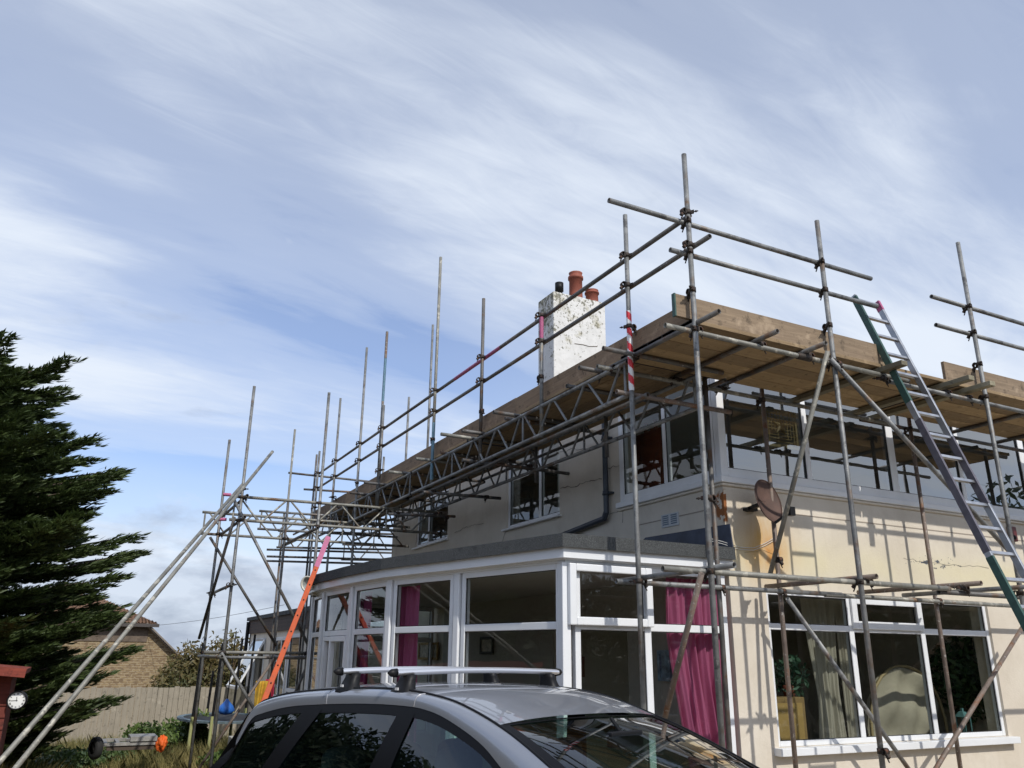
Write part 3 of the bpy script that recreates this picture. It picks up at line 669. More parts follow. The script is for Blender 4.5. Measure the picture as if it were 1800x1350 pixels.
# upstairs glazing, front and side
window(HOUSE, (0, YW-.01, 0), (1, 0, 0), (0, -1, 0), XH-.01, 14.2, UZ0, UZ1, [ux[0], (ux[1], .12), ux[2], (ux2, .12), ux2+1.45, (ux2+2.9, .12)], (), .10, .075, .06, UPVCG, GLASSU, .09, casements=())
window(HOUSE, (XH-.012, 0, 0), (0, 1, 0), (-1, 0, 0), YW+.09, syE, UZ0, UZ1, [at(1171, 840, 'x', XH).y], (), .09, .06, .06, UPVCG, GLASS, .09)
b = MB(); b.box((XH-.05, YW-.05, UZ0-.075), (14.3, YW+.05, UZ0-.003)).box((XH-.05, YW+.05, UZ0-.075), (XH+.05, syE+.06, UZ0-.003))
bevel(b.build('ledge', UPVCG, HOUSE), .012, 3)
b = MB(); b.box((XH-.028, YW-.028, UZ0-.11), (14.3, YW+.02, UZ0-.078)).box((XH-.028, YW+.02, UZ0-.11), (XH+.02, syE+.05, UZ0-.078)); bevel(b.build('ledge', RENDER, HOUSE), .01, 2)
zg = at(1275, 890, 'y', YW).z
b = MB(); b.box((XH+.3, YW-.004, zg-.006), (14.2, YW+.01, zg+.006)).box((XH-.004, YW+.3, zg-.006), (XH+.01, 8.4, zg+.006)); b.build('joint_line', mat('joint_shadow_line', (.33, .28, .23), .9), HOUSE)
window(HOUSE, (XH+.03, 0, 0), (0, 1, 0), (-1, 0, 0), wb1, wb0, wbz, 4.95, [at(949, 915, 'x', XH+.03).y], (), .06, .07, .06, UPVCG, GLASS, sill=(.05, .1, .03, UPVCG))
window(HOUSE, (XH+.03, 0, 0), (0, 1, 0), (-1, 0, 0), wc1, wc0, wcz, 4.9, [at(752, 960, 'x', XH+.03).y], (), .06, .07, .06, UPVCG, GLASS, sill=(.05, .1, .03, UPVCG))
# cracks in the side wall, thin open lines
def crack(pts, ax, v, wd=.005):
    b = MB(); P = [at(*p, ax, v) for p in pts]; fine = []
    for a, c in zip(P, P[1:]):
        n = max(2, int((c-a).length/.07))
        for i in range(n): q = a.lerp(c, i/n); fine.append(q+Vector((0 if ax == 'x' else random.uniform(-.02, .02), 0 if ax == 'y' else random.uniform(-.02, .02), random.uniform(-.018, .018))))
    fine.append(P[-1])
    for a, c in zip(fine, fine[1:]): b.bar(a, c, .006, random.uniform(.4, 1.3)*wd, (0, 0, 1))
    return b.build('crack', CRACK, HOUSE)
crack([(984, 858), (1010, 855), (1030, 848), (1058, 842)], 'x', XH, .008); crack([(985, 795), (1005, 790), (1030, 789)], 'x', XH); crack([(800, 936), (820, 926), (850, 920)], 'x', XH)
crack([(881, 955), (888, 940), (892, 930)], 'x', XH); crack([(1065, 905), (1085, 898), (1102, 890)], 'x', XH); crack([(1060, 825), (1090, 818)], 'x', XH); crack([(1093, 920), (1098, 890)], 'x', XH)
crack([(1590, 983), (1640, 988), (1690, 994), (1738, 999)], 'y', YW, .003); crack([(1308, 970), (1340, 966), (1370, 975)], 'y', YW, .003)
# downpipe
pu = at(1062, 745, 'x', XH-.07); pl_ = at(1066, 902, 'x', XH-.07); pe = at(975, 946, 'x', XH-.07); yy = pl_.y
b = MB(); b.tube((XH-.07, yy, 5.1), (XH-.07, yy, pl_.z), .036, 14); b.tube((XH-.07, yy, pl_.z+.02), (XH-.07, yy+.06, pl_.z-.07), .038, 14); b.tube((XH-.07, yy+.05, pl_.z-.06), pe, .036, 14)
for z in (4.6, 3.86): b.lathe((XH-.07, yy, z), (0, 0, 1), [(-.03, .037), (-.03, .044), (.03, .044), (.03, .037)], 14); b.box((XH-.07, yy-.09, z-.012), (XH, yy+.09, z+.012))
b.build('downpipe', mat('slate_blue_pipe', (.035, .045, .06), .4), HOUSE)
p = at(1178, 914, 'x', XH-.006); v = MB().box((XH-.012, p.y-.16, p.z-.075), (XH, p.y+.16, p.z+.075)).build('air_vent', mat('pale_vent', (.5, .52, .53), .5), HOUSE)
b = MB()
for s in (-.078, .078):
    for k in range(5): b.box((XH-.016, p.y+s-.055, p.z-.05+k*.024), (XH-.011, p.y+s+.055, p.z-.038+k*.024))
b.build('vent_slots', mat('slot_blue_grey', (.1, .15, .2), .5), v)
# lead flashing exposed over the bay roof
q = [at(*a, 'x', XH-.006) for a in ((1135, 945), (1283, 921), (1290, 972), (1120, 960))]
b = MB(); q2 = [Vector((XH-.001, a.y, a.z)) for a in q]; b.add([Vector((XH-.012, a.y, a.z)) for a in q]+q2, [(3, 2, 1, 0), (4, 5, 6, 7), (0, 1, 5, 4), (1, 2, 6, 5), (2, 3, 7, 6), (3, 0, 4, 7)]); b.build('flashing', LEAD, HOUSE)
# roof, low and hipped behind the parapet of boards
b = MB(); e = .12; rz = 7.1
b.add([(XH-e, YW-e, 5.26), (XR_+.25+e, YW-e, 5.26), (XR_+.25+e, YB+e, 5.26), (XH-e, YB+e, 5.26), (XH+5.2, 12.1, rz), (XR_-5, 12.1, rz)], [(0, 1, 5, 4), (1, 2, 5), (2, 3, 4, 5), (3, 0, 4), (3, 2, 1, 0)])
roof = b.build('roof', mat('brown_roof_tiles', (.16, .1, .075), .85, 0, .3, 9, bump=.4), HOUSE)
b = MB().box((XH-.2, YW-.2, 5.14), (XR_+.4, YW-.1, 5.25)).box((XH-.2, YW-.1, 5.14), (XH-.1, YB+.2, 5.25)); b.build('gutter', BLACKP, HOUSE)
# chimney
YCH = 12.5; a0, a1 = at(973, 520, 'y', YCH), at(1064, 548, 'y', YCH); chz = at(972, 511, 'y', YCH).z; ybk = at(946, 522, 'x', a0.x).y
def chim_mat():
    m = bpy.data.materials.new('lichened_white_paint'); m.use_nodes = True; t = m.node_tree; b = t.nodes['Principled BSDF']
    p = N(t, 'ShaderNodeNewGeometry').outputs['Position']; s = N(t, 'ShaderNodeSeparateXYZ'); t.links.new(p, s.inputs[0])
    up = mathn(t, 'MULTIPLY', mathn(t, 'SUBTRACT', s.outputs[2], chz-1.25), .13, clamp=True)
    left = mathn(t, 'MULTIPLY', mathn(t, 'SUBTRACT', a1.x, s.outputs[0]), .05)
    k = mathn(t, 'ADD', up, left)
    na = noise(t, p, 16., 6, .65, .4); nb = noise(t, p, 3.2, 5, .6); nc = noise(t, p, 5., 6, .7)
    c = mixc(t, ramp(t, nc, [(.35, 0.), (.7, 1.)]), (.6, .6, .58), (.73, .73, .71))
    c = mixc(t, ramp(t, mathn(t, 'ADD', nb, k), [(.66, 0.), (.8, .75)]), c, (.36, .33, .2))
    c = mixc(t, ramp(t, mathn(t, 'ADD', na, mathn(t, 'ADD', mathn(t, 'MULTIPLY', k, .8), mathn(t, 'MULTIPLY', nb, .42))), [(.87, 0.), (.91, .85)]), c, (.13, .125, .09))
    t.links.new(c, b.inputs['Base Color']); b.inputs['Roughness'].default_value = .85
    bn = N(t, 'ShaderNodeBump'); bn.inputs['Strength'].default_value = .4; bn.inputs['Distance'].default_value = .02; t.links.new(nc, bn.inputs['Height']); t.links.new(bn.outputs[0], b.inputs['Normal']); return m
CHM = chim_mat()
ch = MB().box((a0.x, YCH, 5.9), (a1.x, ybk, chz)).build('chimney', CHM, roof); bevel(ch, .015, 2)
b = MB(); P_ = [at(*p, 'y', YCH-.003) for p in ((1010, 604), (1025, 606), (1036, 609), (1050, 609))]
for a, c in zip(P_, P_[1:]): b.bar(a, c, .006, .012, (0, 0, 1))
b.build('crack', CRACK, ch)
TERRA = mat('terracotta', (.25, .07, .042), .7, 0, .2, 8.)
b = MB()
yp = (YCH+ybk)/2
def pot(px, r, h, m, rim=True, k=.3):
    x = at(px, 500, 'y', yp).x; z = chz
    if m is TERRA: pr_ = [(0, r*1.05), (.02, r), (h*.78, r*.95), (h*.79, r*1.12), (h*.87, r*1.12), (h*.88, r*.95), (h*.96, r*.93), (h, r*1.02), (h, r*.8), (h-.1, r*.75)]
    else: pr_ = [(0, r*.7), (h*.5, r*.7), (h*.5, r), (h, r), (h, r*.8), (h*.8, r*.7)]
    MB().lathe((x, yp, z), (0, 0, 1), [(0, .001)]+pr_, 20).build('chimney_pot', m, ch)
    MB().lathe((x, yp, z), (0, 0, 1), [(0, r*1.9), (.03, r*1.8), (.09, r*1.02), (.1, .01)], 16).build('flaunching', CHM, ch)
pot(1012, .138, top_z(1010, 481, at(1012, 500, 'y', yp).x, yp)-chz, TERRA); pot(1040, .132, top_z(1038, 513, at(1040, 520, 'y', yp).x, yp)-chz+.02, TERRA); pot(983, .085, top_z(981, 498, at(983, 500, 'y', yp).x, yp)-chz, BLACKP)

# ================================================ CONSERVATORY
PT = [(XH-.02, YW), (4.10, 6.80), (3.70, 8.40), (3.37, 9.65), (3.27, 10.85), (3.23, 12.10), (3.33, 13.10), (4.2, 14.3), (XH, 14.8)]
TZ, GB, GT = at(1200, 1105, 'y', YW).z, .5, 2.665
FIB = at(1283, 1000, 'y', YW-.1).z; FIT = at(1100, 969, 'y', YW-.1).z; FEL = at(1060, 942, 'y', YW-.14).z
specs = {0: dict(px=[1143], cas=((0, 1),)), 1: {}, 2: {}, 3: {}, 4: dict(door=True), 5: {}}
for i in range(len(PT)-1):
    a, c = Vector((*PT[i], 0)), Vector((*PT[i+1], 0)); D = (c-a).normalized(); L = (c-a).length; Nn = Vector((D.y, -D.x, 0)) if False else Vector((-D.y, D.x, 0))
    mid = (a+c)/2
    if Nn.dot(mid-Vector((XH, 11, 0))) < 0: Nn = -Nn
    MB().obox((a+c)/2+Vector((0, 0, GB/2-.0))-Nn*.06, D*(L/2), Nn*.05, Vector((0, 0, GB/2-.002))).build('base_wall', RENDER, CONS)
    cols = []
    if i == 0:
        xm = at(1143, 1150, 'y', YW).x; cols = [a.x-xm]
    if i == 6: cols = [L/2]
    e0 = .075 if 0 < i else .04; e1 = .075
    if i == 0: e1 = .10
    if i == 4:                                   # door facet: a light above, door leaf below stands open
        window(CONS, a, D, Nn, e0, L-e1, GB*0+.12, GT, [], [TZ], .06, .06, .07, skip=((0, 0),))
        fr = MB(); u0, u1 = e0+.06, L-e1-.06
        def bx(b, p, q, e, g, n0=-.06, n1=.008): b.obox(a+D*(p+q)/2+Vector((0, 0, (e+g)/2))+Nn*(n0+n1)/2, D*(q-p)/2, Nn*(n1-n0)/2, Vector((0, 0, (g-e)/2)))
        um = u1-.28; z1 = TZ-.04
        for q in ((u0, u0+.06, .2, z1), (um-.06, um, .2, z1), (u0+.06, um-.06, z1-.07, z1), (um, u1, z1-.06, z1), (u1-.05, u1, .2, z1-.06)): bx(fr, *q)
        dr = bevel(fr.build('door', UPVC, CONS), .006, 2)
        hd = MB(); hd.obox(a+D*(um-.03)+Vector((0, 0, 1.15))+Nn*.03, D*.012, Nn*.02, Vector((0, 0, .09))); hd.build('handle', ALU, dr)
    else:
        window(CONS, a, D, Nn, e0, L-e1, GB, GT, cols, [TZ], .06, .075, .07, casements=((0, 1),) if i == 0 and False else (), sill=None)
    # corner post
    pm = MB(); pm.obox(c-Nn*.03+Vector((0, 0, (GT+GB)/2)), D*.045, Nn*.05, Vector((0, 0, (GT-GB)/2)))
    if i < 7: bevel(pm.build('corner_post', UPVC, CONS), .008, 2)
# opening top light of the front face
xa_, xb_ = at(1001, 1040, 'y', YW-.03).x, at(1147, 1050, 'y', YW-.03).x
za_, zb_ = at(1060, 1100, 'y', YW-.03).z, at(1040, 992, 'y', YW-.03).z; dn = Vector(((Vector((*PT[1], 0))-Vector((*PT[0], 0))).normalized()))
b = MB()
for q in ((xa_, xa_+.075, za_, zb_), (xb_-.075, xb_, za_, zb_), (xa_+.075, xb_-.075, za_, za_+.075), (xa_+.075, xb_-.075, zb_-.07, zb_)): b.box((q[0], YW-.045, q[2]), (q[1], YW+.005, q[3]))
bevel(b.build('casement', UPVC, CONS), .01, 2)
# slim drip bead over the transom
def outset(k):
    out = []
    for i in range(len(PT)):
        p = Vector(PT[i]); ns = []
        for j in (i-1, i):
            if 0 <= j < len(PT)-1:
                d = (Vector(PT[j+1])-Vector(PT[j])).normalized(); n = Vector((-d.y, d.x)); mid = (Vector(PT[j+1])+Vector(PT[j]))/2
                if n.dot(mid-Vector((XH, 11))) < 0: n = -n
                ns.append(n)
        if len(ns) == 2: h = (ns[0]+ns[1]).normalized(); out.append(p+h*(k/h.dot(ns[0])))
        else: out.append(p+ns[0]*k)
    return out
def ringband(root, k0, k1, za, zb, m, name, zb2=None):
    A, B = outset(k0), outset(k1)
    for i in range(len(PT)-1):
        b = MB(); vs = [(*A[i], za), (*A[i+1], za), (*B[i+1], za), (*B[i], za), (*A[i], zb), (*A[i+1], zb), (*B[i+1], zb), (*B[i], zb)]
        b.add(vs, [(0, 3, 2, 1), (4, 5, 6, 7), (0, 1, 5, 4), (1, 2, 6, 5), (2, 3, 7, 6), (3, 0, 4, 7)]); b.build(name, m, root)
ringband(CONS, -.04, .012, GT-.002, FIB+.02, UPVC, 'head_frame')
ringband(CONS, .03, .10, FIB, FIT+.006, UPVC, 'fascia')
ringband(CONS, -.03, .045, FIB-.012, FIB+.012, UPVC, 'soffit')
FELT = mat('grey_mineral_felt', (.058, .062, .064), .95, 0, .5, 90., [(160., .56, .6, (.15, .16, .16)), (5., .6, .75, (.03, .032, .035))], .6, 220)
A, B = outset(.10), outset(.145); C_ = outset(-.6)
b = MB(); n = len(PT)
for i in range(n-1):
    for (k0, k1) in (((B, FIT-.004), (B, FEL)), ((A, FIT), (B, FIT-.004)), ((B, FEL), (C_, FEL+.07))):
        b.add([(*k0[0][i], k0[1]), (*k0[0][i+1], k0[1]), (*k1[0][i+1], k1[1]), (*k1[0][i], k1[1])], [(0, 1, 2, 3)])
b.add([(*C_[i], FEL+.07) for i in range(n)]+[(XH, 10, FEL+.12)], [(i, i+1, n) for i in range(n-1)])
b.build('roof', FELT, CONS)
b = MB(); b.add([(*p, GT+.002) for p in outset(-.08)]+[(XH-.01, 10, GT+.002)], [(i+1, i, len(PT)) for i in range(len(PT)-1)]); b.build('ceiling', mat('conservatory_ceiling', (.5, .49, .46), .9), CONS)
b = MB(); b.add([(*p, .14) for p in outset(-.11)]+[(XH-.01, 10, .14)], [(i, i+1, len(PT)) for i in range(len(PT)-1)]); b.build('floor', CARPET, CONS)
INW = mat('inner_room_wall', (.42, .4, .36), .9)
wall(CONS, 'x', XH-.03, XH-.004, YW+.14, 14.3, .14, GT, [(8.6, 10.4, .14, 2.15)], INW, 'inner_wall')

# curtains hanging inside
def curtain(a, c, z0, z1, folds, amp, m, label, gather=None, kind='curtain', group=None, lean=0.):
    a, c = Vector((*a, 0)), Vector((*c, 0)); D = (c-a); n = Vector((-D.y, D.x, 0)).normalized(); ph = [random.uniform(0, 6) for _ in range(4)]
    def fn(u, v):
        z = z1+(z0-z1)*v; uu = u
        if gather: g = gather(v); uu = g[0]+(g[1]-g[0])*u
        w_ = math.sin(u*folds*6.283+ph[0]+1.6*math.sin(v*3+u*2))*amp*(.5+.6*math.sin(u*5+ph[3])**2)+math.sin(u*folds*2.3*6.283+ph[1])*amp*.35+math.sin(u*folds*.6*6.283+ph[2]+v*2)*amp*.4
        return a+D*uu+n*w_+Vector((0, 0, z))
    o = MB().grid(fn, 110, 30).build('curtain', m); return tag(o, label, 'curtain', group)
def cloth(name, col, tr=.35):
    m = bpy.data.materials.new(name); m.use_nodes = True; t = m.node_tree; b = t.nodes['Principled BSDF']; b.inputs['Base Color'].default_value = (*col, 1); b.inputs['Roughness'].default_value = .7
    b.inputs['Sheen Weight'].default_value = .3
    tl = N(t, 'ShaderNodeBsdfTranslucent'); tl.inputs[0].default_value = (*col, 1); mx = N(t, 'ShaderNodeMixShader'); mx.inputs[0].default_value = tr
    o = t.nodes['Material Output']; t.links.new(b.outputs[0], mx.inputs[1]); t.links.new(tl.outputs[0], mx.inputs[2]); t.links.new(mx.outputs[0], o.inputs[0]); return m
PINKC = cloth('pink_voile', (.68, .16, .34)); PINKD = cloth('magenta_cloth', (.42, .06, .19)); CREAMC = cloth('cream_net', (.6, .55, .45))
x0c, x1c = at(1172, 1100, 'y', YW+.2).x, at(1262, 1100, 'y', YW+.2).x
xe0, xe1 = at(1222, 1300, 'y', YW+.2).x, at(1285, 1300, 'y', YW+.2).x; ww = x1c-x0c
curtain((x0c, YW+.2), (x1c, YW+.2), .2, 2.6, 6, .035, PINKC, 'long bright pink curtain swept aside in the right pane of the bay front', lambda v: (max(0, v-.25)*.62, 1+max(0, v-.4)*.3))
def on_ray(px, y): p = at(px, 1105, 'y', y); return (p.x, p.y)
curtain(on_ray(697, 9.75), on_ray(738, 9.35), .4, 2.6, 4, .03, PINKC, 'bright pink curtain hanging in the tall pane above the near roof bar foot')
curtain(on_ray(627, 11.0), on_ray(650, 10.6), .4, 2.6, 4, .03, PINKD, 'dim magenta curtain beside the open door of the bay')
# framed pictures on the inner wall
def picture(px0, py0, px1, py1, x, fm, im, label):
    a, c = at(px0, py0, 'x', x), at(px1, py1, 'x', x); y0, y1 = min(a.y, c.y), max(a.y, c.y); z0, z1 = min(a.z, c.z), max(a.z, c.z)
    t = thing('picture_frame', (x, (y0+y1)/2, z0), label, 'picture', 'pictures on the inner wall')
    b = MB(); k = .04
    for q in ((y0, y0+k, z0, z1), (y1-k, y1, z0, z1), (y0+k, y1-k, z0, z0+k), (y0+k, y1-k, z1-k, z1)): b.box((x-.03, q[0], q[2]), (x, q[1], q[3]))
    b.build('frame', fm, t); MB().box((x-.012, y0+k, z0+k), (x-.002, y1-k, z1-k)).build('print', im, t)
PRN = mat('faded_print', (.4, .34, .26), .6, 0, .6, 14.); PRN2 = mat('blue_print', (.2, .3, .4), .5, 0, .7, 10.)
picture(846, 1120, 868, 1150, XH-.04, DKGREY, PRN, 'small dark framed print seen through the widest side pane of the bay')
picture(1006, 1154, 1028, 1190, XH-.04, mat('red_brown_frame', (.15, .05, .03), .5), PRN, 'red brown framed picture seen through the large lower front pane')
picture(1158, 1143, 1182, 1198, XH-.04, PRN2, PRN2, 'blue grey picture seen beside the long pink curtain')
picture(738, 1130, 770, 1160, XH-.04, OAK, PRN, 'tall print with a pale mount seen behind the second bay pane')

# ================================================ FITTINGS ON THE HOUSE (each bolted on, a thing of its own)
DISHM = mat('brown_stained_dish', (.09, .05, .038), .7, 0, .35, 6.)
dc = at(1351, 880, 'y', YW-.34); nd = Vector((.1, -.93, .22)).normalized()
DISH = thing('satellite_dish', (dc.x, YW, dc.z-.2), 'brown stained satellite dish on the front wall beside the corner of the house', 'satellite dish')
sd_ = nd.cross(Vector((0, 0, 1))).normalized(); ud_ = sd_.cross(nd)
def dishf(u, v): a = u*2*math.pi; r = v; return dc+sd_*math.cos(a)*r*.19+ud_*math.sin(a)*r*.235+nd*(.05*r*r-.05)
solidify(MB().grid(dishf, 40, 10).build('reflector', DISHM, DISH), .006)
b = MB(); pts = [dc+sd_*math.cos(k/40*6.2832)*.192+ud_*math.sin(k/40*6.2832)*.237 for k in range(41)]
for a, c in zip(pts, pts[1:]): b.tube(a, c, .006, 6)
b.build('rim', DISHM, DISH)
lnb = at(1390, 899, 'y', dc.y-.22); bot = dc-ud_*.25
b = MB(); b.bar(bot, lnb, .02, .025); b.bar(dc-nd*.06, (dc.x, YW, dc.z-.05), .04, .04); b.bar((dc.x-.05, YW-.02, dc.z-.05), (dc.x+.09, YW-.02, dc.z-.05), .12, .03); b.build('mounting_arm', BLACKP, DISH)
b = MB().obox(lnb, (.035, 0, 0), (0, .03, 0), (0, 0, .045)); b.lathe(lnb, -nd, [(-.02, .03), (.06, .032), (.065, .02)], 12); b.build('receiver', BLACKP, DISH)
# cables sagging from the flashing to the dish
b = MB()
for off in (0, .02):
    P_ = [at(px, py+off*200, 'y', YW-.01-.02*(k % 2)) for k, (px, py) in enumerate(((1250, 947), (1270, 952), (1300, 962), (1325, 963), (1345, 955), (1366, 942)))]
    for a, c in zip(P_, P_[1:]): b.tube(a, c, .0035, 6)
tag(b.build('cable', mat('white_cable', (.6, .6, .58), .5)), 'pair of thin white cables sagging across the wall below the satellite dish', 'cable')
p = at(1776, 939, 'y', YW); AL = thing('alarm_box', (p.x, YW, p.z-.12), 'small dark red alarm box on the wall behind the ladder', 'alarm box')
bevel(MB().box((p.x-.075, YW-.05, p.z-.1), (p.x+.075, YW, p.z+.1)).build('cover', mat('dark_red_plastic', (.13, .03, .03), .4), AL), .012, 3); MB().lathe((p.x, YW-.05, p.z-.05), (0, -1, 0), [(0, .03), (.012, .028), (.014, .01)], 16).build('lens', BLACKP, AL)
# floodlight on the far corner of the bay
fc = at(545, 1026, 'y', 12.6); FL = thing('floodlight', (fc.x, fc.y, fc.z-.1), 'round white floodlight on the far corner of the conservatory fascia', 'floodlight')
fd = Vector((-.75, -.62, -.12)).normalized(); WP = mat('aged_white_plastic', (.62, .6, .52), .4)
MB().lathe(fc, fd, [(-.1, .02), (-.09, .05), (-.03, .09), (.06, .115), (.075, .118), (.075, .1), (.06, .09)], 24).build('housing', WP, FL)
MB().lathe(fc, fd, [(.02, .03), (.045, .085), (.058, .1)], 20).build('lens', mat('lamp_lens', (.3, .32, .3), .15, 0, .2, 30., spec=.8), FL)
f2 = fc+Vector((.12, .1, -.13)); MB().lathe(f2, (-.3, -.3, -.9), [(-.09, .02), (-.08, .045), (.03, .05), (.05, .03)], 16).build('sensor', WP, FL); MB().bar(fc-fd*.08, f2, .03, .03).bar(f2, f2+Vector((.2, .1, .1)), .03, .03).build('bracket', WP, FL)

# ================================================ SEEN THROUGH THE WINDOWS
def inroom(px, py, y): return at(px, py, 'y', y)
a, c = inroom(1362, 1226, 7.25), inroom(1422, 1310, 7.25)
CB = thing('cabinet', ((a.x+c.x)/2, 7.4, .12), 'honey coloured wooden cabinet behind the left pane of the front window', 'cabinet')
bevel(MB().box((a.x-.15, 7.25, .12), (c.x, 7.65, a.z)).build('carcase', OAK, CB), .01, 2); MB().box((a.x-.1, 7.235, a.z-.55), (c.x-.06, 7.249, a.z-.06)).build('door', mat('ochre_panel', (.4, .26, .09), .5, 0, .2, 3.), CB)
def leafball(n, c, rad, size, seed, squash=1.):
    r = np.random.default_rng(seed); d = r.normal(size=(n, 3)); d /= np.linalg.norm(d, axis=1)[:, None]; q = np.array(c)+d*rad*(r.random((n, 1))**.5)*np.array((1, 1, squash))
    a = r.normal(size=(n, 3)); a /= np.linalg.norm(a, axis=1)[:, None]; b2 = np.cross(a, r.normal(size=(n, 3))); b2 /= np.linalg.norm(b2, axis=1)[:, None]; s = size*(.6+.8*r.random((n, 1)))
    v = np.stack([q-a*s, q+b2*s*.4, q+a*s, q-b2*s*.4], 1).reshape(-1, 3); f = np.arange(n*4).reshape(-1, 4); return v, f
def leaf_mat(name, c1, c2, rough=.55, tr=.25, sc=2.):
    m = bpy.data.materials.new(name); m.use_nodes = True; t = m.node_tree; b = t.nodes['Principled BSDF']
    p = N(t, 'ShaderNodeTexCoord').outputs['Object']
    c = mixc(t, ramp(t, mathn(t, 'ADD', mathn(t, 'MULTIPLY', noise(t, p, sc, 4, .6), .5), mathn(t, 'MULTIPLY', noise(t, p, 28., 2, .5), .5)), [(.36, 0.), (.62, 1.)]), c1, c2)
    t.links.new(c, b.inputs['Base Color']); b.inputs['Roughness'].default_value = rough
    tl = N(t, 'ShaderNodeBsdfTranslucent'); t.links.new(c, tl.inputs[0]); mx = N(t, 'ShaderNodeMixShader'); mx.inputs[0].default_value = tr
    o = t.nodes['Material Output']; t.links.new(b.outputs[0], mx.inputs[1]); t.links.new(tl.outputs[0], mx.inputs[2]); t.links.new(mx.outputs[0], o.inputs[0]); return m
IVY = leaf_mat('houseplant_leaf', (.03, .09, .05), (.1, .2, .13))
p = inroom(1392, 1205, 7.4); pt = thing('house_plant', (p.x, 7.45, a.z), 'leafy trailing plant standing on the honey coloured cabinet', 'plant')
MB().lathe((p.x, 7.45, a.z), (0, 0, 1), [(0, .001), (0, .06), (.12, .08), (.12, .07)], 14).build('pot', TERRA, pt); v, f = leafball(260, (p.x, 7.42, a.z+.22), .24, .045, 3); fast_mesh('foliage', v, f, IVY, pt)
p = inroom(1700, 1190, 7.5); pt = thing('house_plant', (p.x, 7.55, .12), 'tall dark green bushy plant behind the right pane of the front window', 'plant')
MB().lathe((p.x, 7.55, .12), (0, 0, 1), [(0, .001), (0, .14), (.5, .17), (.5, .14)], 16).build('pot', DKGREY, pt); MB().tube((p.x, 7.55, .5), (p.x, 7.55, 1.6), .02, 8).build('stem', mat('bark', (.12, .08, .05), .9), pt)
v, f = leafball(1300, (p.x, 7.55, 1.62), .42, .06, 4, 1.35); fast_mesh('foliage', v, f, leaf_mat('fig_leaf', (.02, .06, .02), (.06, .13, .05)), pt)
# rounded chair back under a cream throw
p = inroom(1590, 1235, 7.75); q0, q1 = inroom(1528, 1260, 7.75), inroom(1662, 1270, 7.75); cx, hw = (q0.x+q1.x)/2, (q1.x-q0.x)/2; tz = inroom(1600, 1175, 7.75).z
CH = thing('armchair', (cx, 8.0, .12), 'round backed armchair under a cream throw behind the middle pane', 'armchair')
THR = mat('cream_throw', (.46, .41, .32), .9, 0, .12, 5., bump=.3, bscale=6.)
def back(u, v): t = math.pi*u; r = 1; x = cx-math.cos(t)*hw*(1+.0*v); z = .5+(tz-.5)*(math.sin(t)**.55)*v+.03*math.sin(9*u+5*v); return Vector((x, 7.75+.16*(1-math.sin(t))+.035*math.sin(u*19+4*v)*(1-v*.6)+.02*math.sin(31*u-9*v)+.025*math.sin(13*v+7*u)-.05*v, z))
solidify(MB().grid(back, 90, 40).build('backrest', THR, CH), .04); MB().box((cx-hw*.95, 7.86, .12), (cx+hw*.95, 8.5, .5)).build('seat', THR, CH)
b = MB()
for k in range(14): t = k/13*math.pi; a_ = (cx-math.cos(t)*hw*1.02, 7.74, .5+(tz-.47)*math.sin(t)**.55); t2 = (k+1)/13*math.pi; b.tube(a_, (cx-math.cos(t2)*hw*1.02, 7.74, .5+(tz-.47)*abs(math.sin(t2))**.55), .02, 8) if k < 13 else None
b.build('frame', mat('cane', (.42, .32, .17), .6), CH)
# a teal lantern on the sill
p = inroom(1697, 1290, 7.12); LN = thing('lantern', (p.x, 7.12, lz0), 'small teal metal lantern on the inside sill at the right', 'lantern'); TEAL = mat('teal_metal', (.1, .22, .22), .5, 0, .2, 20.)
b = MB(); h = .2
for i in (-1, 1):
    for j in (-1, 1): b.box((p.x+i*.055-.006, 7.12+j*.055-.006, lz0), (p.x+i*.055+.006, 7.12+j*.055+.006, lz0+h))
b.box((p.x-.065, 7.055, lz0-.0), (p.x+.065, 7.185, lz0+.02)); b.build('body', TEAL, LN); MB().lathe((p.x, 7.12, lz0+h), (0, 0, 1), [(0, .095), (.06, .04), (.065, .02), (.1, .02), (.1, .001)], 4, False).build('lid', TEAL, LN)
curtain((inroom(1422, 1200, 7.3).x, 7.3), (inroom(1484, 1200, 7.3).x, 7.3), .6, 2.5, 5, .02, CREAMC, 'cream curtain tied back behind the left pane of the front window', lambda v: (.0+.35*max(0, .6-abs(v-.6)), 1-.25*max(0, .6-abs(v-.55))))
curtain((inroom(1484, 1200, 7.3).x, 7.32), (inroom(1503, 1200, 7.3).x, 7.32), .6, 2.5, 3, .02, CREAMC, 'narrow cream curtain edge beside the left mullion of the front window')
MB_ = MB().box((XH+.25, YW+.02, lz0-.04), (XH+.26, YW+.3, lz0))
# upstairs: easel, bamboo screen
p = at(1145, 780, 'x', XH+.6); ES = thing('easel', (XH+.6, p.y, 2.9), 'red brown wooden easel standing behind the upstairs side window', 'easel')
RB = mat('red_brown_wood', (.2, .05, .02), .5, 0, .3, 8.)
b = MB(); y0 = p.y
for s in (-1, 1): b.bar((XH+.6, y0+s*.35, 2.9), (XH+.6, y0+s*.1, 4.9), .03, .05)
b.bar((XH+1.2, y0, 2.9), (XH+.62, y0, 4.8), .03, .05); b.bar((XH+.58, y0-.4, 3.75), (XH+.58, y0+.4, 3.75), .06, .04); b.build('legs', RB, ES)
MB().box((XH+.55, y0-.26, 3.8), (XH+.575, y0+.3, 4.75)).build('panel', RB, ES)
a, c = at(1336, 700, 'y', YW+.35), at(1404, 792, 'y', YW+.35)
BS = thing('bamboo_screen', ((a.x+c.x)/2, YW+.35, c.z), 'golden bamboo lattice screen with starfish behind the upstairs corner window', 'screen'); BAM = mat('bamboo', (.5, .38, .18), .5, 0, .3, 20.)
b = MB(); k = .03
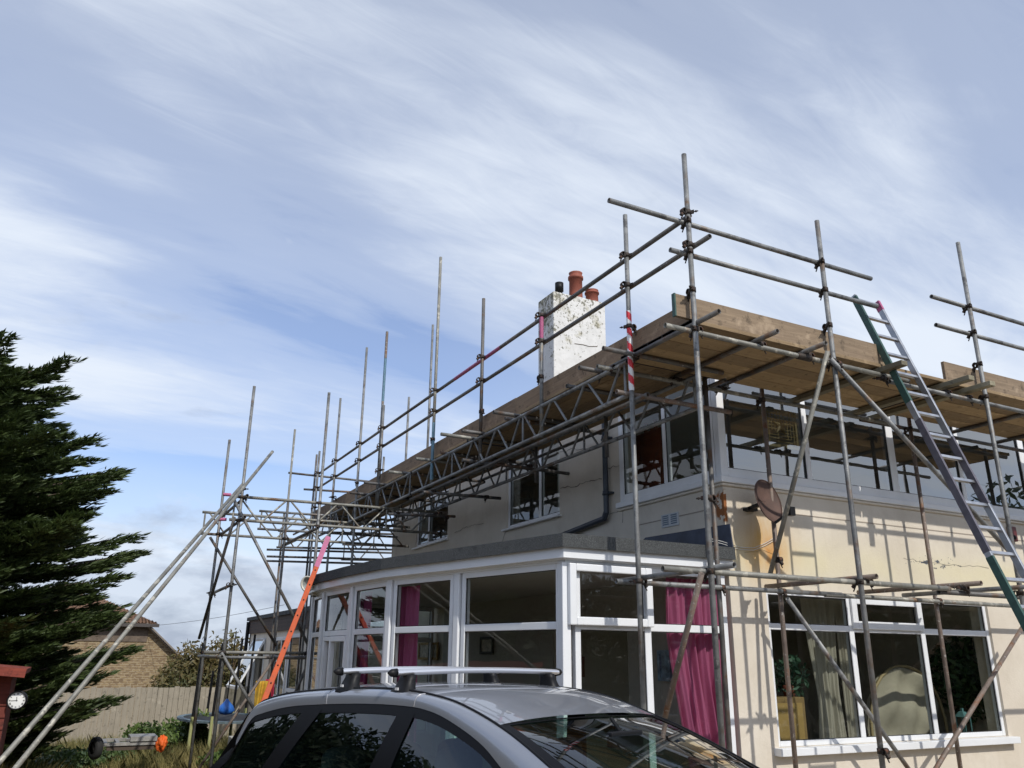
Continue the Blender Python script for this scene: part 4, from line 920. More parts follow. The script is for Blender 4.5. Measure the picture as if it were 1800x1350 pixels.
for q in ((a.x, a.x+k, c.z, a.z), (c.x-k, c.x, c.z, a.z), (a.x+k, c.x-k, c.z, c.z+k), (a.x+k, c.x-k, a.z-k, a.z)): b.box((q[0], YW+.34, q[2]), (q[1], YW+.37, q[3]))
b.build('frame', BAM, BS); b = MB()
nx, nz = 11, 15
for i in range(1, nx): x = a.x+(c.x-a.x)*i/nx; z0 = c.z+(a.z-c.z)*random.choice((0, .2, .35)); b.box((x-.005, YW+.352, z0), (x+.005, YW+.36, z0+(a.z-z0)*random.uniform(.5, 1)))
for i in range(1, nz): z = c.z+(a.z-c.z)*i/nz; x0 = a.x+(c.x-a.x)*random.choice((0, .2, .4)); b.box((x0, YW+.35, z-.005), (x0+(c.x-x0)*random.uniform(.5, 1), YW+.358, z+.005))
b.build('slats', BAM, BS)
b = MB(); cc = Vector(((a.x+c.x)/2, YW+.33, (a.z+c.z)/2-.02)); vs = []
for k in range(10): r_ = .13 if k % 2 == 0 else .04; t = k*math.pi/5+.3; vs.append(cc+Vector((math.cos(t)*r_, 0, math.sin(t)*r_)))
b.add(vs+[v+Vector((0, .015, 0)) for v in vs]+[cc-Vector((0, .02, 0))], [(k, (k+1) % 10, 20) for k in range(10)]+[(k, k+10, (k+1) % 10+10, (k+1) % 10) for k in range(10)]); b.build('starfish', BAM, BS)
# ================================================ CAR
TH = -1.297; CO = Vector((2.039, 4.259, 0)); CF = Vector((math.cos(TH), math.sin(TH), 0)); CL = Vector((-math.sin(TH), math.cos(TH), 0))
CAR = thing('parked_car', (CO.x+CF.x*.1, CO.y+CF.y*.1, 0), 'silver family car with black window surrounds and roof bars parked in front of the bay', 'car')
def cp(f, l, z): return CO+CF*f+CL*l+Vector((0, 0, z))
def interp(x, pts):
    xs = [p[0] for p in pts]
    if x <= xs[0]: return pts[0][1]
    for a, b in zip(pts, pts[1:]):
        if x <= b[0]: t = (x-a[0])/(b[0]-a[0]); t = t; return a[1]+(b[1]-a[1])*t
    return pts[-1][1]
def smooth_pts(pts, n=6):                        # Catmull-Rom through control pairs
    out = []
    for i in range(len(pts)-1):
        p0 = pts[max(i-1, 0)]; p1 = pts[i]; p2 = pts[i+1]; p3 = pts[min(i+2, len(pts)-1)]
        for k in range(n):
            t = k/n; out.append(tuple(.5*((2*p1[j])+(-p0[j]+p2[j])*t+(2*p0[j]-5*p1[j]+4*p2[j]-p3[j])*t*t+(-p0[j]+3*p1[j]-3*p2[j]+p3[j])*t**3) for j in range(len(p1))))
    out.append(pts[-1]); return out
def paint_mat():
    m = bpy.data.materials.new('silver_metallic_paint'); m.use_nodes = True; t = m.node_tree; b = t.nodes['Principled BSDF']
    p = N(t, 'ShaderNodeTexCoord').outputs['Object']
    c = mixc(t, noise(t, p, 900., 1, .5), (.27, .285, .315), (.4, .415, .45)); c = mixc(t, mathn(t, 'MULTIPLY', ramp(t, noise(t, p, 3., 7, .7), [(.5, 0.), (.75, 1.)]), .25), c, (.33, .32, .3))
    t.links.new(c, b.inputs['Base Color']); b.inputs['Metallic'].default_value = .55
    t.links.new(mathn(t, 'ADD', .34, mathn(t, 'MULTIPLY', noise(t, p, 12., 5, .7), .15)), b.inputs['Roughness'])
    b.inputs['Coat Weight'].default_value = 1.; b.inputs['Coat Roughness'].default_value = .02; b.inputs['Coat IOR'].default_value = 1.7; return m
SILV = paint_mat(); GLOSSB = mat('gloss_black_trim', (.006, .006, .007), .38, 0, 0, spec=.15); TYRE = mat('tyre_rubber', (.02, .02, .02), .85)
W_ = smooth_pts([(-1.50, .64, 1.28), (-1.42, .60, 1.43), (-1.30, .588, 1.475), (-1.0, .582, 1.525), (-.61, .58, 1.555), (-.2, .58, 1.575), (.11, .58, 1.578), (.28, .583, 1.568), (.45, .59, 1.535), (.69, .603, 1.455), (.88, .62, 1.35), (1.2, .65, 1.19), (1.62, .70, 1.0)])   # top line of the side windows
E_ = smooth_pts([(-1.56, .56, 1.36), (-1.48, .54, 1.50), (-1.30, .53, 1.56), (-1.0, .53, 1.60), (-.61, .53, 1.628), (-.2, .53, 1.645), (.11, .53, 1.64), (.35, .53, 1.618), (.52, .535, 1.585), (.735, .547, 1.525), (.95, .575, 1.452), (1.3, .62, 1.305), (1.75, .675, 1.09)])   # roof edge / windscreen edge
ZCEN = [(-1.62, 1.38), (-1.5, 1.55), (-1.3, 1.595), (-1.0, 1.63), (-.5, 1.662), (0, 1.668), (.35, 1.648), (.6, 1.592), (.76, 1.545)]
ZCEN = smooth_pts(ZCEN)
ni = len(E_)
ih = min(range(ni), key=lambda i: abs(E_[i][0]-.735))     # header station
def roof_pt(u, v):
    i = u*ih; i0 = min(int(i), ih-1); t = i-i0; a, b = E_[i0], E_[i0+1]; f, w_, z = (a[j]+(b[j]-a[j])*t for j in range(3))
    s = v*2-1; bow = (1-s*s); ff = f+bow*(.02 if f > 0 else 0)*max(0, f/.735)-bow*.05*max(0, (-f-1.2)/.35)
    zc_ = interp(f+.0, ZCEN) if f < .7 else interp(f, ZCEN)
    return cp(ff, s*w_, z+(zc_-z)*(1-abs(s)**2.6))
rf = MB().grid(roof_pt, 60, 24).build('roof', SILV, CAR)
# windscreen
def ws_pt(u, v):
    i = ih+u*(ni-1-ih); i0 = min(int(i), ni-2); t = i-i0; a, b = E_[i0], E_[i0+1]; f, w_, z = (a[j]+(b[j]-a[j])*t for j in range(3))
    s = v*2-1; bow = 1-s*s; return cp(f+bow*(.02+.15*u), s*w_, z+bow*(.018+.02*u)-.004)
ws = MB().grid(ws_pt, 24, 20).build('windscreen', CARGL, CAR)
b = MB()
for s in (0, 1):
    b.grid(lambda u, v: ws_pt(u, (v*.045 if s == 0 else 1-v*.045))+Vector((0, 0, .003)), 20, 2)
b.grid(lambda u, v: ws_pt(v*.022, u)+Vector((0, 0, .0035)), 20, 2)
b.build('ceramic_edge', GLOSSB, ws)
for s in (-1, 1):
    # roof rail / A pillar strip between roof edge and window line, silver
    def rail(u, v):
        i = u*(ni-1); i0 = min(int(i), ni-2); t = i-i0; e = [E_[i0][j]+(E_[i0+1][j]-E_[i0][j])*t for j in range(3)]; q = [W_[i0][j]+(W_[i0+1][j]-W_[i0][j])*t for j in range(3)]
        k = math.sin(v*math.pi)*.016; return cp(e[0]+(q[0]-e[0])*v, s*(e[1]+.006+(q[1]-e[1])*v+k), e[2]-.004+(q[2]-e[2])*v+k)
    MB().grid(rail, 90, 8).build('roof_side', SILV, CAR)
    b = MB(); prev = None
    for e in E_[2:]:
        q = cp(e[0], s*(e[1]+.002), e[2]-.0005)
        if prev is not None: b.tube(prev, q, .006, 6, caps=False)
        prev = q
    b.build('roof_gutter', BLACKP, CAR)
    # seams across the rail
    for f0 in (-.61, .17):
        i = min(range(ni), key=lambda k: abs(W_[k][0]-f0)); u = i/(ni-1); b = MB(); pv = None
        for k in range(9):
            q = rail(u, k/8)+Vector((0, 0, .0015))
            if pv is not None: b.tube(pv, q, .0025, 5, caps=False)
            pv = q
        b.build('door_seam', mat('bright_seam', (.5, .5, .52), .3, .5), CAR)
    # black surround and panes
    belt = lambda f: (f, .735, .985-.02*f)
    def sidep(f, t, off=0.):
        zt = interp(f, [(p[0], p[2]) for p in W_]); lt = interp(f, [(p[0], p[1]) for p in W_]); zb_ = 1.0; k = t
        return cp(f, s*(lt+(.735-lt)*k+.02*math.sin(k*math.pi)+off), zt+(zb_-zt)*k)
    # t measured by height share; slanting pillars are given at top and bottom
    def panel(f0t, f0b, f1t, f1b, t0, t1, off, nu=16, nv=10, ftop=None):
        b = MB()
        def fn(u, v):
            t = t0+(t1-t0)*v; a = f0t+(f0b-f0t)*t; c = f1t+(f1b-f1t)*t; return sidep(a+(c-a)*u, t, off)
        return b.grid(fn, nu, nv)
    # silver/black bands
    fr_ = panel(-1.50, -1.80, 1.60, 1.60, 0, .085, .001, 80, 3)
    for (a, c, d_, e) in ((-1.52, -1.86, -1.40, -1.76), (-.80, -1.22, -.61, -1.05), (.08, -.14, .205, .06), (1.30, 1.45, 1.6, 1.62)): pb = panel(a, c, d_, e, .05, 1, .003, 3, 12); fr_.add(pb.v, pb.f, True)
    fr_.build('window_surround', GLOSSB, CAR)
    for a, c, d_, e in ((-1.41, -1.77, -.79, -1.21), (-.62, -1.06, .09, -.13), (.195, .05, 1.34, 1.5)): panel(a, c, d_, e, .05, 1, -.004, 14, 10).build('side_window', CARGL, CAR)
    # side body down to the sill
    def body(u, v):
        f = -1.98+u*3.95; prof = [(.735, 1.0), (.80, .93), (.845, .75), (.86, .55), (.84, .35), (.80, .22)]; k = v*(len(prof)-1); i0 = min(int(k), len(prof)-2); t = k-i0
        l = prof[i0][0]+(prof[i0+1][0]-prof[i0][0])*t; z = prof[i0][1]+(prof[i0+1][1]-prof[i0][1])*t
        ta = 1-.14*max(0, (abs(f)-1.2)/.8)**2
        return cp(f, s*l*ta, z)
    MB().grid(body, 60, 20).build('side_panel', SILV, CAR)
    for f0 in (-.95, .15): bevel(MB().obox(cp(f0, s*.862, .86), CF*.09, CL*.014, (0, 0, .012)).build('door_handle', SILV, CAR), .006, 2)
    MB().obox(cp(1.32, s*.90, 1.05), CF*.06, CL*.09, (0, 0, .07)).obox(cp(1.36, s*.79, 1.0), CF*.02, CL*.05, (0, 0, .02)).build('door_mirror', SILV, CAR)
    for fw_ in (-1.32, 1.5):
        c = cp(fw_, s*.79, .31); ty = MB().lathe(c, CL*s, [(-.1, .2), (-.1, .29), (-.07, .31), (.06, .31), (.085, .29), (.085, .2)], 32).build('wheel', TYRE, CAR)
        b = MB().lathe(c, CL*s, [(.02, .2), (.06, .2), (.075, .19), (.05, .17), (.04, .03), (.06, .02), (.06, .001)], 24)
        for k in range(7): t = k*2*math.pi/7; dd = CF*math.cos(t)+Vector((0, 0, math.sin(t))); b.bar(c+CL*s*.065+dd*.03, c+CL*s*.07+dd*.185, .035, .015, CL)
        b.build('rim', ALUD, ty)
        MB().lathe(c-CL*s*.02, CL*s, [(.0, .001), (.0, .365), (.09, .365), (.09, .31)], 32).build('wheel_arch', BLACKP, CAR)
# bonnet, front and tail
def hood(u, v): f = 1.72+u*.62; s = v*2-1; return cp(f+.08*(1-s*s)*u, s*(.70-.06*u), 1.08-.22*u**1.6-(.10)*abs(s)**3+.03)
MB().grid(hood, 16, 16).build('bonnet', SILV, CAR)
def nose(u, v): s = u*2-1; z = .9-.72*v; f = 2.34+.08*(1-s*s)+.10*math.sin(v*math.pi); return cp(f-.35*abs(s)**6, s*(.68+.12*min(1, v*2)), z-.06*abs(s)**3*(1-v))
MB().grid(nose, 20, 12).build('front_bumper', SILV, CAR)
def tail(u, v): s = u*2-1; z = 1.52-1.3*v; f = -1.54-.40*min(1, v*1.7)-.03*(1-s*s); return cp(f+.15*abs(s)**6, s*(.57+.2*min(1, v*1.9)), z)
MB().grid(tail, 20, 20).build('tailgate', SILV, CAR)
MB().grid(lambda u, v: (lambda s: cp(-1.60-.30*v-.035*(1-s*s), s*(.53+.1*v), 1.46-.4*v))(u*2-1), 16, 8).build('rear_window', GLOSSB, CAR)
for s in (-1, 1):
    MB().grid(lambda u, v: cp(2.30-.35*u**2, s*(.46+.26*u), .86-.15*v-.03*u), 8, 4).build('headlight', mat('headlight_glass', (.6, .62, .65), .1, .3), CAR)
    MB().grid(lambda u, v: cp(-2.03+.08*u, s*(.62+.15*u), 1.0-.35*v), 6, 6).build('tail_light', mat('red_lens', (.4, .01, .01), .2), CAR)
MB().box((0, 0, 0), (.001, .001, .001)) 
b = MB().obox(cp(0, 0, .22), CF*1.95, CL*.78, (0, 0, .04)); b.build('floor_pan', BLACKP, CAR)
# cabin
SEAT = mat('dark_blue_grey_seat', (.035, .04, .05), .85, 0, .2, 30.)
def blob(c, hx, hy, hz, m, name):                # superellipsoid cushion
    def fn(u, v): a = u*2*math.pi; e = (v-.5)*math.pi; se = lambda w, p=.6: math.copysign(abs(w)**p, w); return c+CF*hx*se(math.cos(e))*se(math.cos(a))+CL*hy*se(math.cos(e))*se(math.sin(a))+Vector((0, 0, hz*se(math.sin(e))))
    return MB().grid(fn, 28, 16).build(name, m, CAR)
for f0, l0 in ((.42, -.36), (.42, .36), (-.52, -.40), (-.52, 0), (-.52, .40), (-1.25, -.3), (-1.25, .3)):
    hz = .33 if f0 > 0 else .28; blob(cp(f0-.12, l0, .86 if f0 > 0 else .84), .10, .23 if f0 > 0 else .17, hz, SEAT, 'seat_back')
    blob(cp(f0-.17, l0, 1.30 if f0 > 0 else 1.23), .055, .13, .095, SEAT, 'headrest'); blob(cp(f0+.12, l0, .52), .26, .24, .09, SEAT, 'seat_cushion')
blob(cp(1.5, 0, .92), .38, .68, .13, SEAT, 'dashboard')
b = MB(); c = cp(1.02, -.36, 1.0); ax = (CF*-.9+Vector((0, 0, .45))).normalized(); a_ = CL; b_ = ax.cross(a_)
pts = [c+(a_*math.cos(k/28*6.2832)+b_*math.sin(k/28*6.2832))*.185 for k in range(29)]
for p, q in zip(pts, pts[1:]): b.tube(p, q, .015, 8, caps=False)
for t in (0, 2.4, 4.0): b.tube(c, c+(a_*math.cos(t)+b_*math.sin(t))*.18, .014, 6)
b.build('steering_wheel', BLACKP, CAR)
b = MB(); mc = cp(.98, 0, 1.46); b.obox(mc, CF*.015, CL*.11, (0, 0, .032)); b.tube(mc, cp(.9, 0, 1.54), .01, 6); bevel(b.build('rear_view_mirror', BLACKP, CAR), .01, 2)
# roof bars, clamped to the car
BARM = mat('brushed_bar', (.78, .78, .79), .32, .75)
for nm, f0, dz in (('front', 0., 0), ('rear', -.50, -.002)):
    zb = 1.722+dz; y0, y1 = -.575, .575
    root_ = MB()
    def rb(u, v): a = v*2*math.pi; l = y0+(y1-y0)*u; return cp(f0+.026*math.cos(a), l, zb+.0155*math.sin(a)+.012*(1-(2*u-1)**2))
    bar = root_.grid(rb, 24, 14).build('roof_bar', BARM, CAR)
    for s in (-1, 1):
        e = y1*s
        MB().lathe(cp(f0, e-s*.005, zb), CL*s, [(0, .001), (0, .022), (.03, .019), (.05, .006), (.05, .001)], 12).build('end_cap', BLACKP, bar)
        b = MB(); zf = 1.612
        for k, (w0, h0) in enumerate(((.032, 0), (.045, .35), (.062, .8), (.066, 1.0))): pass
        prof = [(0, .090, .05, 0), (.12, .092, .052, 0), (.35, .078, .046, .003), (.5, .06, .036, .012), (.8, .05, .028, .024), (1, .05, .026, .03)]
        vs = []
        for t, hx, hy, sh in prof:
            z = zf-.02+(zb-.008-zf+.02)*t
            for i in range(12): a = i*2*math.pi/12; cx_ = math.copysign(abs(math.cos(a))**.6, math.cos(a)); cy_ = math.copysign(abs(math.sin(a))**.6, math.sin(a)); vs.append(cp(f0+hx*cx_, s*(.525-sh)+hy*cy_, z))
        b.add(vs, [(k*12+i, k*12+(i+1) % 12, (k+1)*12+(i+1) % 12, (k+1)*12+i) for k in range(5) for i in range(12)]+[tuple(range(11, -1, -1)), tuple(range(60, 72))], True)
        ft = b.build('foot', BLACKP, bar)
        if s == -1: MB().obox(cp(f0+.012, -.572, 1.648), CF*.012, CL*.003, (0, 0, .006)).build('badge', mat('pale_badge', (.6, .6, .6), .4), ft)

# ================================================ GARDEN
def foliage_obj(name, v, f, m, root): return fast_mesh(name, v, f, m, root)
# --- big cypress on the left, built of level sprays
def cypress():
    r = np.random.default_rng(11); base = Vector((-2.35, 15.2, gz(-2, 15))); H = 7.35
    T = thing('conifer_tree', base, 'large dark green conifer with level feathery sprays filling the left edge', 'tree')
    bark = mat('conifer_bark', (.09, .065, .05), .95, 0, .3, 8., bump=.5)
    tr = MB(); 
    for i in range(8): z0, z1 = base.z+H*i/8, base.z+H*(i+1)/8; tr.tube((base.x, base.y, z0), (base.x, base.y, z1), .3*(1-i/8.4), 12, .3*(1-(i+1)/8.4), caps=False)
    tr.build('trunk', bark, T)
    # outline of the crown: radius against height above ground
    prof = [(0.0, 1.6), (.5, 2.5), (1.1, 3.3), (1.7, 3.45), (2.3, 3.1), (3.1, 3.0), (4.0, 2.95), (4.6, 2.75), (5.2, 2.5), (5.7, 2.1), (6.2, 1.85), (6.6, 1.9), (6.9, 1.6), (7.15, 1.0), (7.35, .3)]
    limbs = MB(); V = []; 
    h = .25; k = 0
    while h < H-.1:
        n_l = 13 if h < 6.4 else 9
        for j in range(n_l):
            ang = k*2.399+j*2*math.pi/n_l+r.normal()*.12; L = np.interp(h, [p[0] for p in prof], [p[1] for p in prof])*r.uniform(.72, 1.08)
            L *= 1+.10*math.sin(h*4.3+ang*2); L *= r.choice((.84, .92, 1.02), p=(.4, .35, .25)); L = min(L, 1.03*np.interp(h, [p[0] for p in prof], [p[1] for p in prof]))
            droop = r.uniform(-.10, .10); z0 = base.z+h*.905; dirx, diry = math.cos(ang), math.sin(ang)
            if dirx < -.35 and h > 2: L *= .8
            P = lambda t: np.array((base.x+dirx*L*t, base.y+diry*L*t, z0+L*(droop*t+.16*t*t*t)-.1*t))
            a, m_, c = P(0), P(.5), P(.95)
            limbs.tube(a, m_, .05*L/3, 6, .03*L/3, caps=False); limbs.tube(m_, c, .03*L/3, 5, .008, caps=False)
            # side sprays
            ns = int(20*L)
            for q in range(ns):
                t = .22+.8*(q/ns)**.8 if True else 0; sgn = -1 if q % 2 else 1; p0 = P(min(t, 1.0)); sl = (.8*(1.15-t)*L/3+.2)*r.uniform(.7, 1.25)
                sa = ang+sgn*r.uniform(.35, 1.0)*(1-.55*t); sd_ = np.array((math.cos(sa), math.sin(sa), r.uniform(-.06, .16)))
                m2 = int(27*sl/.5)+9
                u = r.random(m2); pos = p0+sd_*sl*u[:, None]+r.normal(size=(m2, 3))*np.array((.035, .035, .02))*(1.2-u[:, None])
                la = sa+r.normal(size=m2)*.5; up = .1+.5*r.random(m2); dl = np.stack([np.cos(la), np.sin(la), up], 1)
                V.append((pos, dl, np.full(m2, .125)*(.7+.6*r.random(m2))))
        h += r.uniform(.17, .24); k += 1
        if 5.85 < h < 6.05: h += .12
    limbs.build('limb', bark, T)
    pos = np.concatenate([a for a, _, _ in V]); dl = np.concatenate([a for _, a, _ in V]); ln = np.concatenate([a for _, _, a in V])
    out_v = []; nrm = r.normal(size=pos.shape)*np.array((.5, .5, 1.)); sd_ = np.cross(dl, nrm); sd_ /= np.linalg.norm(sd_, axis=1)[:, None]+1e-9
    w_ = (ln*.11)[:, None]; l_ = ln[:, None]
    v = np.stack([pos, pos+dl*l_*.35+sd_*w_, pos+dl*l_, pos+dl*l_*.35-sd_*w_], 1).reshape(-1, 3); f = np.arange(len(v)).reshape(-1, 4)
    print('cypress leaves', len(f))
    fast_mesh('crown', v, f, leaf_mat('cypress_green', (.018, .034, .012), (.085, .12, .03), .6, .2, 1.1), T)
cypress()

def bush(name, c, rad, h, n, size, m, label, cat='bush', group=None, seed=1, stems=3, lump=5):
    r = np.random.default_rng(seed); T = thing(name, (c[0], c[1], c[2]), label, cat, group); b = MB(); Vs, Fs = [], []; o = 0
    for i in range(stems):
        a = r.uniform(0, 6.28); q = (c[0]+math.cos(a)*rad*.5, c[1]+math.sin(a)*rad*.5, c[2]+h*.7); b.tube((c[0], c[1], c[2]-.05), q, .03*h, 6, .008)
    b.build('stem', mat('bark', (.12, .08, .05), .9), T)
    for i in range(lump):
        a = r.uniform(0, 6.28); rr = r.uniform(0, .65)*rad; cc = (c[0]+math.cos(a)*rr, c[1]+math.sin(a)*rr, c[2]+h*r.uniform(.35, .72)); v, f = leafball(n//lump, cc, rad*r.uniform(.4, .62), size, seed*31+i, .75*h/rad/1.3)
        Vs.append(v); Fs.append(f+o); o += len(v)
    v = np.concatenate(Vs); v[:, 2] = np.maximum(v[:, 2], c[2]+.02); fast_mesh('foliage', v, np.concatenate(Fs), m, T); return T
AUT = leaf_mat('rusty_green_leaf', (.05, .08, .025), (.2, .13, .05), sc=.9); HED = leaf_mat('hedge_leaf', (.03, .06, .02), (.09, .14, .04)); WEED = leaf_mat('weed_green', (.06, .11, .025), (.17, .24, .06))
pts = [((322, 1145), 1.5, 'small olive green tree nearest the sloping roof of the brick bungalow'), ((355, 1128), 1.7, 'olive green tree with rusty leaves behind the fence post'), ((392, 1122), 1.8, 'rusty leaved tree behind the middle of the fence'), ((430, 1122), 1.9, 'dark rusty green tree beside the black downpipe of the rear extension')]
for i, ((px, py), h, lb) in enumerate(pts):
    t_ = at(px, py, 'y', 29.5+i*.4); bush('garden_tree', (t_.x, t_.y, -.5), 1.35, t_.z+.7, 2600, .085, AUT, lb, 'tree', 'trees behind the fence', 40+i, 4, 9)
# --- fence
zf0, zf1 = at(225, 1212, 'y', 26).z, at(440, 1203, 'y', 26).z; xf0, xf1 = -7., 4.95
FE = thing('fence', ((xf0+xf1)/2, 26, -.5), 'weathered grey closeboard timber fence behind the trampoline', 'fence'); b = MB(); x = xf0; i = 0
while x < xf1: zt = (zf0+zf1)/2+random.uniform(-.025, .02); b.box((x, 26+(.012 if i % 2 else 0), -.55), (x+.132, 26.02+(.012 if i % 2 else 0), zt)); x += .14; i += 1
b.build('boards', FENCEW, FE)
for k in range(6): x = xf0+.9+k*1.9; MB().box((x, 26.035, -.5), (x+.1, 26.13, zf0+.03)).build('post', FENCEW, FE)
# --- neighbour's bungalow
def brick_mat():
    m = bpy.data.materials.new('yellow_brick'); m.use_nodes = True; t = m.node_tree; b = t.nodes['Principled BSDF']; p = N(t, 'ShaderNodeTexCoord').outputs['Object']
    s = N(t, 'ShaderNodeSeparateXYZ'); t.links.new(p, s.inputs[0]); cb2 = N(t, 'ShaderNodeCombineXYZ'); t.links.new(s.outputs[0], cb2.inputs[0]); t.links.new(s.outputs[2], cb2.inputs[1])
    br = N(t, 'ShaderNodeTexBrick'); t.links.new(cb2.outputs[0], br.inputs['Vector']); br.inputs['Scale'].default_value = 1; br.inputs['Brick Width'].default_value = .225; br.inputs['Row Height'].default_value = .075; br.inputs['Mortar Size'].default_value = .011
    br.inputs['Color1'].default_value = (.29, .215, .115, 1); br.inputs['Color2'].default_value = (.19, .13, .07, 1); br.inputs['Mortar'].default_value = (.32, .26, .17, 1)
    c = mixc(t, mathn(t, 'MULTIPLY', ramp(t, noise(t, mapping(t, p, (5, 5, 12)), 1.3, 2, .6), [(.48, 0.), (.6, 1.)]), .75), br.outputs['Color'], (.13, .085, .05)); t.links.new(c, b.inputs['Base Color']); b.inputs['Roughness'].default_value = .9; return m
BRK = brick_mat(); YN = 32
g1, g2 = at(262, 1099, 'y', YN), at(375, 1219, 'y', YN); xl_ = at(60, 1097, 'y', YN).x; er = at(190, 1056, 'y', YN+1.5)
NB = thing('bungalow', ((xl_+g2.x)/2, YN, -.5), "neighbour's yellow brick bungalow with orange pantile roof behind the conifer", 'house')
b = MB(); poly = [(xl_, -.5), (g2.x, -.5), (g2.x, g2.z), (g1.x, g1.z), (xl_, g1.z)]
b.add([(x, YN, z) for x, z in poly]+[(x, YN+7, z) for x, z in poly], [(0, 1, 2, 3, 4), (9, 8, 7, 6, 5)]+[(i, i+5, (i+1) % 5+5, (i+1) % 5) for i in range(5)]); b.build('wall', BRK, NB)
TIL = mat('orange_pantiles', (.19, .105, .06), .85, 0, .35, 7., [(2., .55, .7, (.2, .13, .08))])
rb_ = MB(); ze = g1.z+.05; pk = at(165, 1046, 'y', YN+3)
nw = 34
for i in range(nw):                              # rolled pantiles up the slope
    x0 = xl_+(g1.x+.25-xl_)*i/nw; x1 = xl_+(g1.x+.25-xl_)*(i+1)/nw
    top0 = .45+.55*(0 if False else 1)
    def sl(x, t): lim = max(0, min(1, (g1.x+.25-x)/(g1.x+.25-pk.x))); tt = t*lim; return (x, YN-.25+3.2*tt, ze+(pk.z-ze)*tt)
    for k in range(8):
        t0, t1 = k/8, (k+1)/8; a, c = sl(x0, t0), sl(x1, t0); d_, e = sl(x1, t1), sl(x0, t1); xm = (x0+x1)/2; m0, m1 = sl(xm, t0), sl(xm, t1); m0 = (m0[0], m0[1], m0[2]+.05); m1 = (m1[0], m1[1], m1[2]+.03)
        rb_.add([a, m0, m1, e], [(0, 1, 2, 3)], True); rb_.add([m0, c, d_, m1], [(0, 1, 2, 3)], True)
a = sl(g1.x+.25, 0); rb_.add([(g1.x+.25, YN-.25, ze), (g1.x+.25, YN+7, ze), (pk.x, YN+5, pk.z), (pk.x, YN+2.95, pk.z)], [(0, 1, 2, 3)])
rb_.add([(xl_, YN-.24, ze-.01), (g1.x+.24, YN-.24, ze-.01), (pk.x, YN+2.95, pk.z-.01), (xl_, YN+2.95, pk.z-.01)], [(0, 1, 2, 3)])
rb_.build('roof', TIL, NB)
MB().bar((g1.x-.1, YN-.1, g1.z+.03), (g2.x+.12, YN-.1, g2.z-.02), .25, .07, (0, 0, 1)).bar((g1.x-.1, YN+3, g1.z+.06), (g2.x+.12, YN+3, g2.z+.01), 6.6, .05, (0, 0, 1)).build('verge', mat('grey_verge', (.2, .17, .14), .8), NB)
MB().box((xl_, YN-.36, g1.z-.07), (g1.x+.3, YN-.24, g1.z+.04)).build('gutter', mat('dark_gutter', (.06, .05, .045), .5), NB)
MB().box((xl_, YN-.03, g1.z-.55), (g1.x, YN-.004, g1.z-.1)).build('dark_wall_band', mat('dark_brown_band', (.13, .1, .075), .9, 0, .3, 12), NB)  # darker band across the wall just below the gutter
MB().box((g1.x+.5, YN+5.5, -.5), (g1.x+3.2, YN+5.6, .9)).build('side_wall', mat('grey_slate', (.1, .1, .1), .8), NB)
wr = at(255, 1101, 'y', YN); wq = at(500, 1063, 'y', 24); b = MB(); pv = wr
for k in range(1, 13): t = k/12; q = wr.lerp(wq, t)-Vector((0, 0, .25*4*t*(1-t)*.3)); b.tube(pv, q, .006, 5, caps=False); pv = q
tag(b.build('overhead_wire', DKGREY), 'thin overhead wire running from the bungalow eaves to the rear extension', 'wire')
# --- rear flat roofed extension
XE = 5.0; y0, y1 = YB+.01, at(441, 1100, 'x', XE).y; zt_ = at(441, 1089, 'x', XE).z
EX = thing('extension', (XE, (y0+y1)/2, -.3), 'low flat roofed rear extension with dark brown boarding and white windows', 'building')
g = .16; hs = []
wins = [((446, 1130), (462, 1195)), ((485, 1110), (505, 1210)), ((507, 1105), (523, 1240))]
yy_ = lambda px: at(px, 1150, 'x', XE).y
ops = [(yy_(465), yy_(446), .75, 2.25, []), (yy_(505), yy_(483), .75, 2.25, [yy_(494)]), (yy_(527), yy_(508), .0, 2.3, [])]
wall(EX, 'x', XE, XE+.2, y0, y1, -.45, 2.4, [o[:4] for o in ops], RENDER); MB().box((XE-.06, y0, 2.4), (XE+.14, y1+.05, 2.78)).build('boarding', mat('dark_brown_board', (.07, .05, .042), .8, 0, .3, 10), EX)
b = MB()
for k in range(3): b.box((XE-.064, y0, 2.5+k*.09), (XE-.059, y1, 2.508+k*.09))
b.box((XE-.12, y0, 2.78), (XE+3.2, y1+.1, 2.88)); b.build('roof', FELT, EX); MB().box((XE+.2, y0, -.45), (XE+3.2, y0+.1, 2.4)).box((XE, y1-.15, -.45), (XE+3.2, y1, 2.4)).box((XE+3, y0, -.45), (XE+3.1, y1, 2.4)).build('wall', PLASTER, EX)
for i, o_ in enumerate(ops): window(EX, (XE-.02, 0, 0), (0, 1, 0), (-1, 0, 0), o_[0], o_[1], o_[2], o_[3], o_[4], [1.0] if i == 2 else (), .09, .09, .09, skip=((0, 0),) if i == 0 else ())
MB().tube((XE-.1, y1-.1, -.45), (XE-.1, y1-.1, 2.75), .055, 10).build('downpipe', BLACKP, EX)
# top hung sash standing open
t0, t1_ = at(472, 1119, 'x', XE-.05), at(452, 1195, 'x', XE-.75); ya, yb2 = yy_(465), yy_(446)
b = MB(); A_ = Vector((XE-.03, ya, 2.2)); B_ = Vector((XE-.03, yb2, 2.2)); dn_ = Vector((-.62, 0, -1.25))
for (p, q) in ((A_, B_), (A_+dn_, B_+dn_), (A_, A_+dn_), (B_, B_+dn_)): b.bar(p, q, .09, .05, (1, 0, .5))
sh = b.build('open_sash', UPVC, EX); gb = MB().add([A_, B_, B_+dn_, A_+dn_], [(0, 1, 2, 3)]); gb.build('pane', GLASS, sh)
